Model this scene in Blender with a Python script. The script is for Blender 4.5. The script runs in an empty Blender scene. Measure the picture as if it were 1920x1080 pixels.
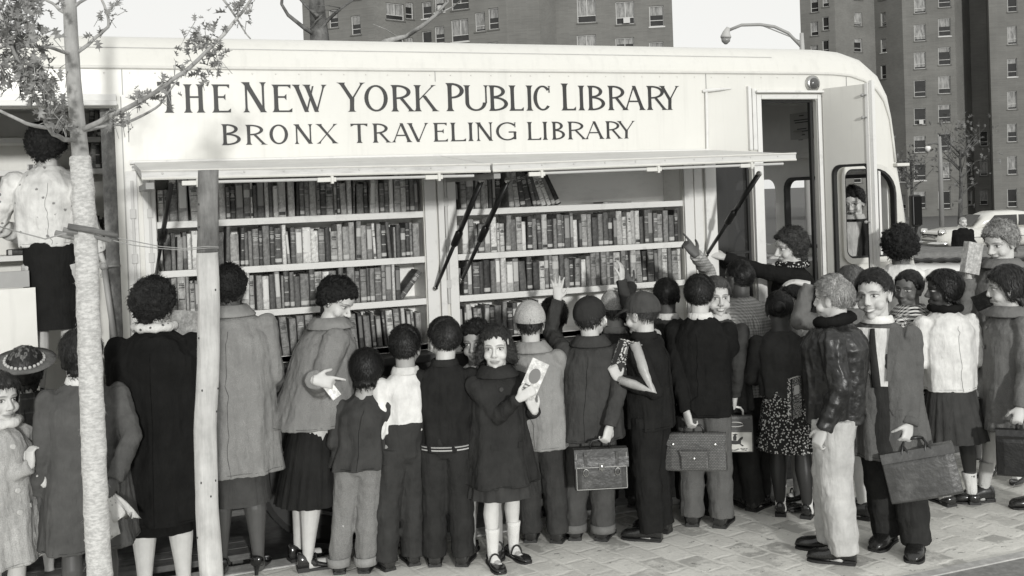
import bpy, bmesh, math, random
import numpy as np
from mathutils import Vector, Matrix, noise as mnoise
PI = math.pi
SC = bpy.context.scene
COL = SC.collection
rnd = random.Random(7)

# ------------------------------------------------------------------ camera
EYE = 2.04
FPX = 2000.0
YAW, ROLL, TILT, PPY = math.radians(21.344), math.radians(2.091), math.radians(.905), 396.22
_F = Vector((math.sin(YAW), math.cos(YAW), 0)); _R = Vector((math.cos(YAW), -math.sin(YAW), 0)); _U = Vector((0, 0, 1))
_F2 = _F*math.cos(TILT) - _U*math.sin(TILT); _U2 = _U*math.cos(TILT) + _F*math.sin(TILT)
CR = _R*math.cos(ROLL) - _U2*math.sin(ROLL); CU = _U2*math.cos(ROLL) + _R*math.sin(ROLL)
CAMP = Vector((0, 0, EYE))
cam_d = bpy.data.cameras.new('camera'); cam = bpy.data.objects.new('camera', cam_d); COL.objects.link(cam)
SC.camera = cam
cam.matrix_world = Matrix(((CR.x, CU.x, -_F2.x, 0), (CR.y, CU.y, -_F2.y, 0), (CR.z, CU.z, -_F2.z, EYE), (0, 0, 0, 1)))
cam_d.sensor_width = 36; cam_d.lens = 36*FPX/1920
cam_d.shift_y = -(540-PPY)/1920
cam_d.clip_start = .1; cam_d.clip_end = 2000

# ------------------------------------------------------------------ light
SUN_EL = math.radians(10.0)
SUN_OFF = math.radians(-15.0)            # light travels a little to the left of the view axis
ta = YAW + SUN_OFF                      # travel azimuth, from +Y towards +X
SUN_TRAVEL = Vector((math.sin(ta)*math.cos(SUN_EL), math.cos(ta)*math.cos(SUN_EL), -math.sin(SUN_EL)))
w = bpy.data.worlds.new('World'); SC.world = w; w.use_nodes = True
nt = w.node_tree; bg = nt.nodes['Background']
sky = nt.nodes.new('ShaderNodeTexSky'); sky.sky_type = 'NISHITA'; sky.sun_disc = False
sky.sun_elevation = SUN_EL; sky.sun_rotation = math.atan2(-SUN_TRAVEL.x, -SUN_TRAVEL.y)
bw = nt.nodes.new('ShaderNodeRGBToBW'); nt.links.new(sky.outputs[0], bw.inputs[0])
mr = nt.nodes.new('ShaderNodeMapRange'); mr.inputs['From Min'].default_value = 0; mr.inputs['From Max'].default_value = 8
mr.inputs['To Min'].default_value = 6.7; mr.inputs['To Max'].default_value = 8.0
nt.links.new(bw.outputs[0], mr.inputs['Value'])
cc = nt.nodes.new('ShaderNodeCombineColor')
for i, k in enumerate((1.0, 1.0, .975)):
    m_ = nt.nodes.new('ShaderNodeMath'); m_.operation = 'MULTIPLY'; m_.inputs[1].default_value = k
    nt.links.new(mr.outputs[0], m_.inputs[0]); nt.links.new(m_.outputs[0], cc.inputs[i])
nt.links.new(cc.outputs[0], bg.inputs['Color']); bg.inputs['Strength'].default_value = .10
sl = bpy.data.lights.new('sun', 'SUN'); sl.energy = 1.9; sl.angle = math.radians(3.0); sl.color = (1, .995, .97)
so = bpy.data.objects.new('sun', sl); COL.objects.link(so)
so.rotation_euler = SUN_TRAVEL.to_track_quat('-Z', 'Y').to_euler()
SC.view_settings.view_transform = 'Standard'; SC.view_settings.look = 'None'
SC.view_settings.gamma = 1; SC.view_settings.exposure = 0.3

# ------------------------------------------------------------------ pixel -> place (measured from the photograph, 1920 x 1080)
def ray(px, py): return CR*((px-960)/FPX) + CU*((PPY-py)/FPX) + _F2
def onY(px, py, Y):
    d = ray(px, py); return CAMP + d*(Y/d.y)
def onZ(px, py, Z=0.0):
    d = ray(px, py); return CAMP + d*((Z-EYE)/d.z)
def atD(px, py, D):                      # D = distance along the view axis
    return CAMP + ray(px, py)*D
def proj(P):
    v = Vector(P)-CAMP; z = v.dot(_F2); return 960+FPX*v.dot(CR)/z, PPY-FPX*v.dot(CU)/z, z

# ------------------------------------------------------------------ mesh helpers
class MB:
    def __init__(s): s.v = []; s.f = []; s.m = []; s.n = 0
    def add(s, v, f, mi=0):
        v = np.asarray(v, float).reshape(-1, 3); s.v.append(v)
        s.f += [tuple(i+s.n for i in q) for q in f]; s.m += [mi]*len(f); s.n += len(v); return s
    def box(s, lo, hi, mi=0, M=None):
        x0, y0, z0 = lo; x1, y1, z1 = hi
        v = np.array([(x0,y0,z0),(x1,y0,z0),(x1,y1,z0),(x0,y1,z0),(x0,y0,z1),(x1,y0,z1),(x1,y1,z1),(x0,y1,z1)], float)
        if M is not None: v = v@np.array(M.to_3x3()).T + np.array(M.translation)
        return s.add(v, [(0,3,2,1),(4,5,6,7),(0,1,5,4),(1,2,6,5),(2,3,7,6),(3,0,4,7)], mi)
    def loft(s, rings, cap=True, mi=0, closed=True):
        n = len(rings[0]); k = len(rings); v = np.concatenate([np.asarray(r, float) for r in rings]); f = []
        for i in range(k-1):
            for j in range(n if closed else n-1):
                a = i*n+j; b = i*n+(j+1) % n; f.append((a, b, b+n, a+n))
        if cap: f.append(tuple(range(n))[::-1]); f.append(tuple(range((k-1)*n, k*n)))
        return s.add(v, f, mi)
    def tube(s, pts, rad, n=10, cap=True, mi=0, flat=1.0, ref=None):
        P = [np.array(p, float) for p in pts]
        if not hasattr(rad, '__len__'): rad = [rad]*len(P)
        rings = []; up = None
        for i, p in enumerate(P):
            t = (P[min(i+1, len(P)-1)]-P[max(i-1, 0)]); t = t/(np.linalg.norm(t)+1e-9)
            if up is None:
                up = np.array(ref, float) if ref is not None else (np.array([0, 0, 1.]) if abs(t[2]) < .9 else np.array([0, 1., 0]))
            a = np.cross(t, up); a /= np.linalg.norm(a)+1e-9; b = np.cross(a, t); up = b
            th = np.linspace(0, 2*PI, n, endpoint=False)
            rings.append(p + rad[i]*(np.cos(th)[:, None]*a + flat*np.sin(th)[:, None]*b))
        return s.loft(rings, cap, mi)
    def ell(s, c, r, M=None, nu=14, nv=9, mi=0):
        c = np.array(c, float); r = np.array(r, float)*np.ones(3); v = [(0, 0, 1)]
        for i in range(1, nv):
            ph = PI*i/nv
            for j in range(nu):
                th = 2*PI*j/nu; v.append((math.sin(ph)*math.cos(th), math.sin(ph)*math.sin(th), math.cos(ph)))
        v.append((0, 0, -1)); v = np.array(v)*r
        if M is not None: v = v@np.array(M.to_3x3()).T
        v = v+c; f = []; L = len(v)-1
        for j in range(nu): f.append((0, 1+j, 1+(j+1) % nu)); f.append((L, L-nu+(j+1) % nu, L-nu+j))
        for i in range(nv-2):
            for j in range(nu):
                a = 1+i*nu+j; b = 1+i*nu+(j+1) % nu; f.append((a, a+nu, b+nu, b))
        return s.add(v, f, mi)
    def cyl(s, p0, p1, r, n=16, mi=0, r2=None): return s.tube([p0, p1], [r, r if r2 is None else r2], n, True, mi)
    def mesh(s, name):
        me = bpy.data.meshes.new(name); me.from_pydata(np.concatenate(s.v).tolist() if s.v else [], [], s.f)
        if s.m: me.polygons.foreach_set('material_index', s.m)
        me.update(); return me
    def build(s, name, mats, parent=None, smooth=False, bevel=0, loc=None, recalc=True):
        me = s.mesh(name)
        if recalc:
            b = bmesh.new(); b.from_mesh(me); bmesh.ops.recalc_face_normals(b, faces=b.faces); b.to_mesh(me); b.free()
        for m in (mats if isinstance(mats, (list, tuple)) else [mats]): me.materials.append(m)
        return link(name, me, parent, smooth, bevel, loc)
def link(name, me, parent=None, smooth=False, bevel=0, loc=None):
    o = bpy.data.objects.new(name, me); COL.objects.link(o)
    if parent is not None: o.parent = parent
    if loc is not None: o.location = loc
    if smooth: me.polygons.foreach_set('use_smooth', [True]*len(me.polygons))
    if bevel:
        bm = o.modifiers.new('b', 'BEVEL'); bm.width = bevel; bm.segments = 2; bm.limit_method = 'ANGLE'; bm.harden_normals = False
    return o
def tag(o, label=None, cat=None, group=None, kind=None):
    if label: o['label'] = label
    if cat: o['category'] = cat
    if group: o['group'] = group
    if kind: o['kind'] = kind
    return o
def empty(name, loc=(0, 0, 0), rz=0, label=None, cat=None, group=None, rot=None):
    o = bpy.data.objects.new(name, None); COL.objects.link(o); o.location = loc
    o.rotation_euler = rot if rot is not None else (0, 0, rz); o.empty_display_size = .1
    return tag(o, label, cat, group)
def plate(loops, th, M=Matrix(), mb=None, mi=0):
    """flat outline(s) in XY with holes, given thickness th (towards +Z and -Z half), mapped by M; returns MB"""
    cu = bpy.data.curves.new('t', 'CURVE'); cu.dimensions = '2D'; cu.fill_mode = 'BOTH'; cu.extrude = th/2
    for L in loops:
        sp = cu.splines.new('POLY'); sp.points.add(len(L)-1)
        for i, p in enumerate(L): sp.points[i].co = (p[0], p[1], 0, 1)
        sp.use_cyclic_u = True
    o = bpy.data.objects.new('t', cu); me = bpy.data.meshes.new_from_object(o)
    bpy.data.objects.remove(o); bpy.data.curves.remove(cu)
    v = np.zeros(len(me.vertices)*3); me.vertices.foreach_get('co', v); v = v.reshape(-1, 3)
    A = np.array(M); v = v@A[:3, :3].T + A[:3, 3]
    f = [tuple(p.vertices) for p in me.polygons]; bpy.data.meshes.remove(me)
    mb = mb or MB(); mb.add(v, f, mi); return mb
def weld(o, d=1e-4):
    b = bmesh.new(); b.from_mesh(o.data); bmesh.ops.remove_doubles(b, verts=b.verts, dist=d)
    bmesh.ops.recalc_face_normals(b, faces=b.faces); b.to_mesh(o.data); b.free(); return o
def rrect(x0, y0, x1, y1, r, n=5):
    if not hasattr(r, '__len__'): r = [r]*4
    out = []
    for (cx, cy, a0), q in zip(((x1, y1, 0), (x0, y1, 90), (x0, y0, 180), (x1, y0, 270)), r):
        sx = -1 if a0 in (0, 270) else 1; sy = -1 if a0 in (0, 90) else 1
        for i in range(n+1):
            a = math.radians(a0+90*i/n); out.append((cx+sx*q+q*math.cos(a), cy+sy*q+q*math.sin(a)))
    return out
# numpy value noise
_perm = np.random.RandomState(3).rand(4096)
def vnoise(p):
    i = np.floor(p).astype(int); f = p-i; f = f*f*(3-2*f)
    def h(a, b, c): return _perm[(a*73+b*179+c*283+a*b*7+(c ^ a)*13) & 4095]
    x, y, z = i[:, 0], i[:, 1], i[:, 2]; fx, fy, fz = f[:, 0], f[:, 1], f[:, 2]; r = 0
    for dx in (0, 1):
        for dy in (0, 1):
            for dz in (0, 1):
                r = r + h(x+dx, y+dy, z+dz)*(fx if dx else 1-fx)*(fy if dy else 1-fy)*(fz if dz else 1-fz)
    return r*2-1
def verts_of(me):
    v = np.zeros(len(me.vertices)*3); me.vertices.foreach_get('co', v); return v.reshape(-1, 3)
def set_verts(me, v): me.vertices.foreach_set('co', v.ravel()); me.update()
def normals_of(me):
    v = np.zeros(len(me.vertices)*3); me.vertex_normals.foreach_get('vector', v); return v.reshape(-1, 3)
def remesh(mb, name, voxel, smooth=3, mat=None, parent=None):
    me = mb.mesh('tmp'); o = bpy.data.objects.new('tmp', me); COL.objects.link(o)
    m = o.modifiers.new('r', 'REMESH'); m.mode = 'VOXEL'; m.voxel_size = voxel; m.adaptivity = 0; m.use_smooth_shade = True
    if smooth:
        k = o.modifiers.new('s', 'SMOOTH'); k.factor = .5; k.iterations = smooth
    dg = bpy.context.evaluated_depsgraph_get()
    nm = bpy.data.meshes.new_from_object(o.evaluated_get(dg)); nm.name = name
    bpy.data.objects.remove(o); bpy.data.meshes.remove(me)
    nm.materials.clear()
    if mat: nm.materials.append(mat)
    nm.polygons.foreach_set('use_smooth', [True]*len(nm.polygons))
    r = bpy.data.objects.new(name, nm); COL.objects.link(r)
    if parent is not None: r.parent = parent
    return r

# ------------------------------------------------------------------ materials
def G(t): return (t, t*.995, t*.965, 1)
_mc = {}
class NB:
    def __init__(s, name, rough=.7, spec=.3, metal=0):
        s.m = bpy.data.materials.new(name); s.m.use_nodes = True; s.t = s.m.node_tree; s.b = s.t.nodes['Principled BSDF']
        s.b.inputs['Roughness'].default_value = rough; s.b.inputs['Specular IOR Level'].default_value = spec; s.b.inputs['Metallic'].default_value = metal
    def N(s, ty, **k):
        n = s.t.nodes.new('ShaderNode'+ty)
        for a, b in k.items(): setattr(n, a, b)
        return n
    def L(s, a, b): s.t.links.new(a, b)
    def co(s, scale=(1, 1, 1), src='Object'):
        tc = s.N('TexCoord'); mp = s.N('Mapping'); mp.inputs['Scale'].default_value = scale if hasattr(scale, '__len__') else (scale,)*3
        s.L(tc.outputs[src], mp.inputs[0]); return mp.outputs[0]
    def noise(s, co, sc, det=4, rough=.6):
        n = s.N('TexNoise'); n.inputs['Scale'].default_value = sc; n.inputs['Detail'].default_value = det; n.inputs['Roughness'].default_value = rough
        s.L(co, n.inputs['Vector']); return n.outputs[0]
    def math(s, op, a, b=None, c=None, clamp=False):
        n = s.N('Math', operation=op); n.use_clamp = clamp
        for i, x in enumerate((a, b, c)):
            if x is None: continue
            if isinstance(x, (int, float)): n.inputs[i].default_value = x
            else: s.L(x, n.inputs[i])
        return n.outputs[0]
    def ramp(s, fac, stops, interp='LINEAR'):
        r = s.N('ValToRGB'); r.color_ramp.interpolation = interp; e = r.color_ramp.elements
        while len(e) < len(stops): e.new(.5)
        for i, (p, t) in enumerate(stops): e[i].position = p; e[i].color = G(t)
        s.L(fac, r.inputs[0]); return r.outputs[0]
    def mix(s, fac, a, b):
        n = s.N('Mix', data_type='RGBA')
        for k, x in ((0, fac), (6, a), (7, b)):
            if isinstance(x, (int, float)): n.inputs[k].default_value = x if k == 0 else G(x)
            else: s.L(x, n.inputs[k])
        return n.outputs[2]
    def col(s, c):
        if isinstance(c, (int, float)): s.b.inputs['Base Color'].default_value = G(c)
        else: s.L(c, s.b.inputs['Base Color'])
    def bump(s, h, st=.3, d=.01):
        b = s.N('Bump'); b.inputs['Strength'].default_value = st; b.inputs['Distance'].default_value = d
        s.L(h, b.inputs['Height']); s.L(b.outputs[0], s.b.inputs['Normal']); return s
def cached(fn):
    def g(*a, **k):
        key = (fn.__name__, a, tuple(sorted(k.items())))
        if key not in _mc: _mc[key] = fn(*a, **k)
        return _mc[key]
    return g
@cached
def paint(t, rough=.35, var=.06, sc=3., spec=.4, metal=0.):
    b = NB('paint', rough, spec, metal); co = b.co()
    n = b.noise(co, sc, 6, .65)
    c = b.ramp(n, [(.3, t*(1-var)), (.7, t*(1+var*.5))])
    if t in (.66, .62):
        st = b.noise(b.co((9, 9, .5)), 2.2, 6, .65); c2 = b.ramp(st, [(.52, 1.0), (.78, .90)]); mu = b.N('Mix', data_type='RGBA', blend_type='MULTIPLY'); mu.inputs[0].default_value = 1; b.L(c, mu.inputs[6]); b.L(c2, mu.inputs[7]); c = mu.outputs[2]
        b.bump(b.noise(co, 2.6, 3), .22, .02)
    else: b.bump(b.noise(co, 14, 2), .05, .01)
    b.col(c); return b.m
@cached
def worn(t, t2, rough=.6, sc=(4, 4, 4), lo=.45, hi=.62):
    b = NB('worn', rough, .3); n = b.noise(b.co(sc), 3, 8, .7)
    b.col(b.ramp(n, [(lo, t), (hi, t2)])); b.bump(n, .2, .01); return b.m
@cached
def fabric(t, pat='plain', t2=.4, sc=1., rough=.9):
    if t < .12: t = t*.9+.002
    b = NB('fabric_'+pat, rough, .04); co = b.co(); fine = b.noise(co, 420, 2)
    big = b.noise(co, 9, 4, .6)
    base = b.ramp(big, [(.25, t*.74), (.75, t*1.22)])
    c = base
    if pat == 'tweed':
        c = b.mix(b.ramp(b.noise(co, 240*sc, 2), [(.35, 0), (.7, 1)]), base, t2)
    elif pat == 'knit':
        ck = b.N('TexChecker'); ck.inputs['Scale'].default_value = 90*sc; b.L(co, ck.inputs[0]); c = b.mix(ck.outputs[1], base, t2)
    elif pat == 'check':
        tc = b.N('SeparateXYZ'); b.L(co, tc.inputs[0])
        x = b.math('MODULO', b.math('ADD', tc.outputs[0], b.math('ADD', tc.outputs[1], 5.)), .026*sc); z = b.math('MODULO', b.math('ADD', tc.outputs[2], 5.), .026*sc)
        fx = b.math('GREATER_THAN', x, .013*sc); fz = b.math('GREATER_THAN', z, .013*sc)
        c = b.mix(b.math('MULTIPLY', b.math('ADD', fx, fz), .5), t2, base)
    elif pat == 'plaid':
        tc = b.N('SeparateXYZ'); b.L(co, tc.inputs[0])
        x = b.math('MODULO', b.math('ADD', tc.outputs[0], 5.), .07*sc); z = b.math('MODULO', b.math('ADD', tc.outputs[2], 5.), .07*sc)
        c = b.mix(b.math('ADD', b.math('MULTIPLY', b.math('LESS_THAN', x, .008), .5), b.math('MULTIPLY', b.math('LESS_THAN', z, .008), .5)), base, t2)
    elif pat == 'floral':
        v = b.N('TexVoronoi'); v.inputs['Scale'].default_value = 38*sc; b.L(co, v.inputs['Vector'])
        c = b.mix(b.ramp(b.math('ADD', v.outputs['Distance'], b.math('MULTIPLY', b.noise(co, 120*sc, 2), .3)), [(.32, 1), (.4, 0)]), base, t2)
    elif pat == 'print':
        v = b.N('TexVoronoi'); v.inputs['Scale'].default_value = 75*sc; b.L(co, v.inputs['Vector'])
        c = b.mix(b.ramp(v.outputs['Distance'], [(.3, 1), (.42, 0)]), base, t2)
    elif pat == 'sprig':
        v = b.N('TexVoronoi'); v.inputs['Scale'].default_value = 17*sc; b.L(co, v.inputs['Vector'])
        c = b.mix(b.ramp(b.math('ADD', v.outputs['Distance'], b.math('MULTIPLY', b.noise(co, 90, 3), .25)), [(.24, 1), (.3, 0)]), base, t2)
    elif pat == 'stripe':
        tc = b.N('SeparateXYZ'); b.L(co, tc.inputs[0]); c = b.mix(b.math('GREATER_THAN', b.math('FRACT', b.math('MULTIPLY', tc.outputs[2], 60/sc)), .5), base, t2)
    elif pat == 'leather':
        b.b.inputs['Roughness'].default_value = .38; b.b.inputs['Specular IOR Level'].default_value = .5
        c = b.mix(b.ramp(b.noise(co, 14, 4, .6), [(.5, 0), (.8, 1)]), base, t2)
        b.col(c); b.bump(b.noise(co, 34, 4, .6), .45, .008); return b.m
    b.col(c)
    wr = b.noise(b.co((11, 11, 3.2)), 1.6, 4, .55)
    mixn = b.math('ADD', b.math('ADD', b.math('MULTIPLY', fine, .12), b.math('MULTIPLY', b.noise(co, 32, 5, .6), .35)), b.math('MULTIPLY', wr, 2.2))
    b.bump(mixn, .55, .014); return b.m
@cached
def hairmat(t, straight=0):
    b = NB('hair', .40 if straight else .46, .3); n = b.noise(b.co((1, 1, .16 if straight else .38)), 150 if straight else 115, 4, .65); n2 = b.noise(b.co(), 30, 3)
    b.col(b.ramp(b.math('ADD', b.math('MULTIPLY', n, .65), b.math('MULTIPLY', n2, .35)), [(.36, t*.45), (.52, t*.85), (.68, t*1.6+.006)])); b.bump(n, .45 if straight else 1.0, .006 if straight else .012); return b.m
@cached
def skin(t, lips=.45, smile=0, brow=.3, eyes=1.0, iris=.03):
    b = NB('skin', .5, .35); at = b.N('Attribute', attribute_name='hp'); sx = b.N('SeparateXYZ'); b.L(at.outputs['Vector'], sx.inputs[0])
    X, Y, Z = sx.outputs; ax = b.math('ABSOLUTE', X)
    co = b.co(); blot = b.noise(co, 22, 4)
    c = b.ramp(blot, [(.25, t*.9), (.75, t*1.06)])
    front = b.math('GREATER_THAN', Y, .045)
    def el(x, z, cx, cz, rx, rz, soft=.25):
        u = b.math('DIVIDE', b.math('SUBTRACT', x, cx), rx); v = b.math('DIVIDE', b.math('SUBTRACT', z, cz), rz)
        d = b.math('SQRT', b.math('ADD', b.math('MULTIPLY', u, u), b.math('MULTIPLY', v, v)))
        n = b.N('MapRange'); n.inputs['From Min'].default_value = 1+soft; n.inputs['From Max'].default_value = 1-soft*.4; n.inputs['To Min'].default_value = 0; n.inputs['To Max'].default_value = 1
        b.L(d, n.inputs['Value']); return b.math('MULTIPLY', n.outputs[0], front)
    # brows, arched
    bz = b.math('ADD', Z, b.math('MULTIPLY', b.math('POWER', b.math('SUBTRACT', ax, .030), 2), 9.))
    c = b.mix(b.math('MULTIPLY', el(ax, bz, .031, .0265, .019, .0036, .5), .85), c, t*brow)
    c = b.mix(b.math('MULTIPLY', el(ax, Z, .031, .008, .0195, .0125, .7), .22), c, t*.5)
    c = b.mix(el(ax, Z, .031, .0062, .0165, .0080), c, t*.13)        # lash line
    c = b.mix(el(ax, Z, .031, .0042, .0145, .0056), c, .62 if t > .2 else .5)
    c = b.mix(el(ax, Z, .0315, .0052, .0062, .0062), c, iris)
    c = b.mix(el(ax, Z, .0335, .0072, .0014, .0014), c, .8)
    k = (9. if smile else 1.5)
    zz = b.math('SUBTRACT', Z, b.math('MULTIPLY', b.math('MULTIPLY', X, X), k))
    c = b.mix(b.math('MULTIPLY', el(X, zz, 0, -.0625 if not smile else -.066, .0245 if not smile else .031, .0085 if not smile else .0105, .35), .9), c, t*lips)
    if smile:
        c = b.mix(el(X, zz, 0, -.0645, .022, .0048), c, .72)
    else:
        c = b.mix(el(X, b.math('SUBTRACT', Z, b.math('MULTIPLY', b.math('MULTIPLY', X, X), 3.)), 0, -.0615, .021, .0011, .6), c, t*lips*.4)
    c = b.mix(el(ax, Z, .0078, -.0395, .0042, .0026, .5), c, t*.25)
    b.col(c); b.bump(b.noise(co, 180, 3), .06, .003); b.b.inputs['Subsurface Weight'].default_value = .0
    return b.m
@cached
def wood(t, t2, sc=(30, 30, 3), rough=.8):
    b = NB('wood', rough, .2); co = b.co(sc); n = b.noise(co, 1.2, 8, .7); big = b.noise(b.co(), 7, 4)
    c = b.ramp(b.math('ADD', b.math('MULTIPLY', n, .6), b.math('MULTIPLY', big, .4)), [(.38, t), (.62, t2)])
    b.col(c); b.bump(n, .6, .01); return b.m
@cached
def glass(t=.05, alpha=.35, rough=.08):
    b = NB('glass', rough, .5); b.col(t); b.b.inputs['Alpha'].default_value = alpha; return b.m
@cached
def chrome(t=.6): return paint(t, .18, .1, 8., .5, 1.)
def ordi(n):
    return ['first','second','third','fourth','fifth','sixth','seventh','eighth','ninth','tenth','eleventh','twelfth','thirteenth','fourteenth','fifteenth','sixteenth','seventeenth','eighteenth','nineteenth'][n-1] if n < 20 else str(n)+({1:'st',2:'nd',3:'rd'}.get(n % 10, 'th'))
# ================================================================== the travelling library
YB = 6.585
M_white = paint(.66, .3, .05, 1.3); M_white2 = paint(.62, .45, .10, 5.); M_cream = worn(.68, .48, .5, (3, 3, 3), .55, .8)
M_dark = paint(.035, .4, .2); M_rub = paint(.02, .6, .2); M_steel = chrome(.5); M_black = paint(.012, .35, .2)
M_grey = paint(.30, .5, .12, 6.); M_lgrey = paint(.5, .5, .1, 6.)
bus = empty('library_bus', (2.5, YB, 0), 0, 'long white travelling library bus with open book bays along its side', 'bus')
bO = Vector((2.5, YB, 0))
def bb(mb, name, mats, parent=bus, **k):          # world coordinates -> part of the bus
    o = mb.build(name, mats, parent, **k)
    o.location = -bO if parent is bus else (0, 0, 0)
    return o
MXZ = Matrix(((1, 0, 0, 0), (0, 0, -1, 0), (0, 1, 0, 0), (0, 0, 0, 1)))   # plate XY -> XZ
def wallM(Y): M = MXZ.copy(); M.translation = (0, Y, 0); return M
XR, XL = 5.0, -3.0
inner_px = [(1520, 138.5), (1560, 139.5), (1594, 143), (1620, 152), (1642, 168), (1657, 190), (1668, 224), (1674, 268), (1678, 305)]
inner = [(onY(x, y, YB).x, onY(x, y, YB).z) for x, y in inner_px]
ZB = 2.855
inner = [(XL, ZB), (0, ZB), (2.5, ZB), (4.4, ZB)] + [(x, min(z, ZB)) for x, z in inner]
low = [(5.80, 1.9), (5.86, 1.55), (5.90, 1.3), (6.05, 1.15), (6.1, .9), (6.1, .5)]
prof = inner + low
# --- near side wall with openings
outer = prof + [(4.55, .45), (4.55, .50), (XL, .50)]
outer = prof + [(XL, .5)]
hole_rear = rrect(-1.25, .78, .125, 2.625, .01, 1)
hole_b1 = rrect(.335, 1.10, 1.962, 2.25, .005, 1)
hole_b2 = rrect(2.185, 1.10, 3.872, 2.25, .005, 1)
hole_glass = rrect(4.15, .72, 4.455, 2.235, .02, 2)
hole_door = rrect(4.54, .52, 5.04, 2.665, .01, 1)
hole_win = rrect(5.27, 1.47, 5.735, 2.13, [.20, .07, .07, .05], 5)
hole_wheel1 = [(1.35+.56*math.cos(a), .501+.50*math.sin(a)) for a in np.linspace(0.02, PI-.02, 18)]
wall = plate([outer, hole_rear, hole_b1, hole_b2, hole_glass, hole_door, hole_win, hole_wheel1], .04, wallM(YB+.02))
side = bb(wall, 'side_wall', M_white); weld(side)
# dark lower skirt panel applied over the wall
lw = plate([[(XL, .46), (4.52, .46), (4.52, 1.02), (XL, 1.02)], rrect(-1.27, .6, .14, 1.06, .01, 1), [(1.35+.57*math.cos(a), .47+.54*math.sin(a)) for a in np.linspace(.02, PI-.02, 18)]], .012, wallM(YB-.009))
# (the rear step opening is left out of the skirt)
lw = plate([[(.15, .46), (4.52, .46), (4.52, 1.02), (.15, 1.02)], [(1.35+.57*math.cos(a), .475+.54*math.sin(a)) for a in np.linspace(.02, PI-.02, 18)]], .012, wallM(YB-.009))
bb(lw, 'lower_panel', M_dark)
# --- rounded shoulder and roof / front skin, swept along the profile
def offs(P, k0):
    out = []
    for i, p in enumerate(P):
        a = P[max(i-1, 0)]; c = P[min(i+1, len(P)-1)]; tx, tz = c[0]-a[0], c[1]-a[1]; L = math.hypot(tx, tz)
        nx, nz = -tz/L, tx/L
        if nz < 0 and abs(nx) < .5: nx, nz = -nx, -nz
        if nx < 0 and nz < .3: nx, nz = -nx, -nz
        up = max(0., min(1., (nz-.1)/.8)); k = .055+(k0-.055)*up
        out.append((p[0]+nx*k, p[1]+nz*k, k))
    return out
pp = prof[:-1]
rings = []
of = offs(pp, .215)
WID = 2.35
for (x, z), (ox, oz, k) in zip(pp, of):
    ring = []
    for i in range(8):
        a = PI/2*i/7; ring.append((x+(ox-x)*math.sin(a), YB+.02+k*(1-math.cos(a)), z+(oz-z)*math.sin(a)))
    for i in range(1, 9): ring.append((ox, YB+.02+k+(WID-2*k)*i/9, oz+(.05*math.sin(PI*i/9) if oz > 2.8 else 0)))
    for i in range(7, -1, -1):
        a = PI/2*i/7; ring.append((x+(ox-x)*math.sin(a), YB+.02+WID-k*(1-math.cos(a)), z+(oz-z)*math.sin(a)))
    rings.append(ring)
# windscreen gap: the skin stops above it and resumes below
zs = [p[1] for p in pp]; iws = next(i for i, z in enumerate(zs) if z < 2.35); ire = next(i for i, z in enumerate(zs) if z < 1.35)
roof = MB(); roof.loft(rings[:iws+1], cap=False, closed=False)
ro = bb(roof, 'roof', paint(.66, .28, .04, 1.1), smooth=True, recalc=True)
sk = MB(); sk.loft(rings[ire:], cap=False, closed=False); bb(sk, 'nose', M_white, smooth=True)
fr = MB()
for i in (0, 1, 2, 7, 14, 21, 22, 23):
    if i in (0, 1, 2, 21, 22, 23): continue
fr.loft([r[:5] for r in rings[iws:ire+1]], cap=False, closed=False); fr.loft([r[-5:] for r in rings[iws:ire+1]], cap=False, closed=False)
bb(fr, 'windscreen_pillar', M_white, smooth=True)
ws = MB(); ws.loft([r[5:-5] for r in rings[iws:ire+1]], cap=False, closed=False); bb(ws, 'windscreen', glass(.2, .07), smooth=True)
# drip moulding along the belt, following the curve, and its lip at the front
dr = MB(); dr.tube([(x, YB-.004, z+.004) for x, z in inner], [.011]*len(inner), 6)
bb(dr, 'drip_moulding', M_white2, smooth=True)
dl = MB(); x_, z_ = inner[-1]; dl.box((x_-.02, YB-.05, z_-.03), (x_+.10, YB+.25, z_-.005)); bb(dl, 'visor_lip', M_white2, bevel=.006)
# second roof seam
rs = MB(); P2 = [(x, YB+.02+.215*(1-math.cos(.62)), ZB+.215*math.sin(.62)+.003) for x in np.linspace(XL, 4.7, 12)]
rs.tube(P2, [.003]*12, 5); bb(rs, 'roof_seam', M_lgrey)
# panel seams, screws
sm = MB()
for X, z0, z1 in ((.177, 2.70, 2.85), (.165, 1.1, 2.69), (2.075, 2.785, 2.85), (4.093, 2.34, 2.85), (5.32, 2.74, 2.85)):
    sm.box((X-.0025, YB-.003, z0), (X+.0025, YB+.001, z1))
bb(sm, 'panel_seam', M_grey)
rv = MB(); X = XL
while X < 5.0:
    rv.ell((X, YB-.002, ZB-.028), (.005, .004, .005), nu=6, nv=4); X += .14
for X in np.arange(.26, 2.0, .21): pass
bb(rv, 'rivet', M_white2)
# far wall, ends, floor, ceiling lining, cab interior
fw = plate([prof+[(XL, .5)], rrect(4.2, 1.4, 5.5, 2.6, .1), rrect(-2.2, 1.9, 3.6, 2.4, .02)], .04, wallM(YB+WID))
fwall = bb(fw, 'far_wall', paint(.78, .5, .1, 2.)); weld(fwall)
en = MB(); en.box((XL-.02, YB+.04, .5), (XL+.02, YB+WID-.02, 2.9)); bb(en, 'rear_wall', M_white)
fl = MB(); fl.box((XL+.02, YB+.042, .55), (5.95, YB+WID-.022, .62)); fl.box((XL+.02, YB+.042, .70), (4.0, YB+WID-.022, .775)); bb(fl, 'floor', paint(.12, .6, .3, 8.))
ce = MB(); ce.box((XL+.02, YB+.2, 2.86), (5.0, YB+WID-.2, 2.90)); bb(ce, 'ceiling_lining', paint(.7, .5, .1, 2.))
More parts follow.
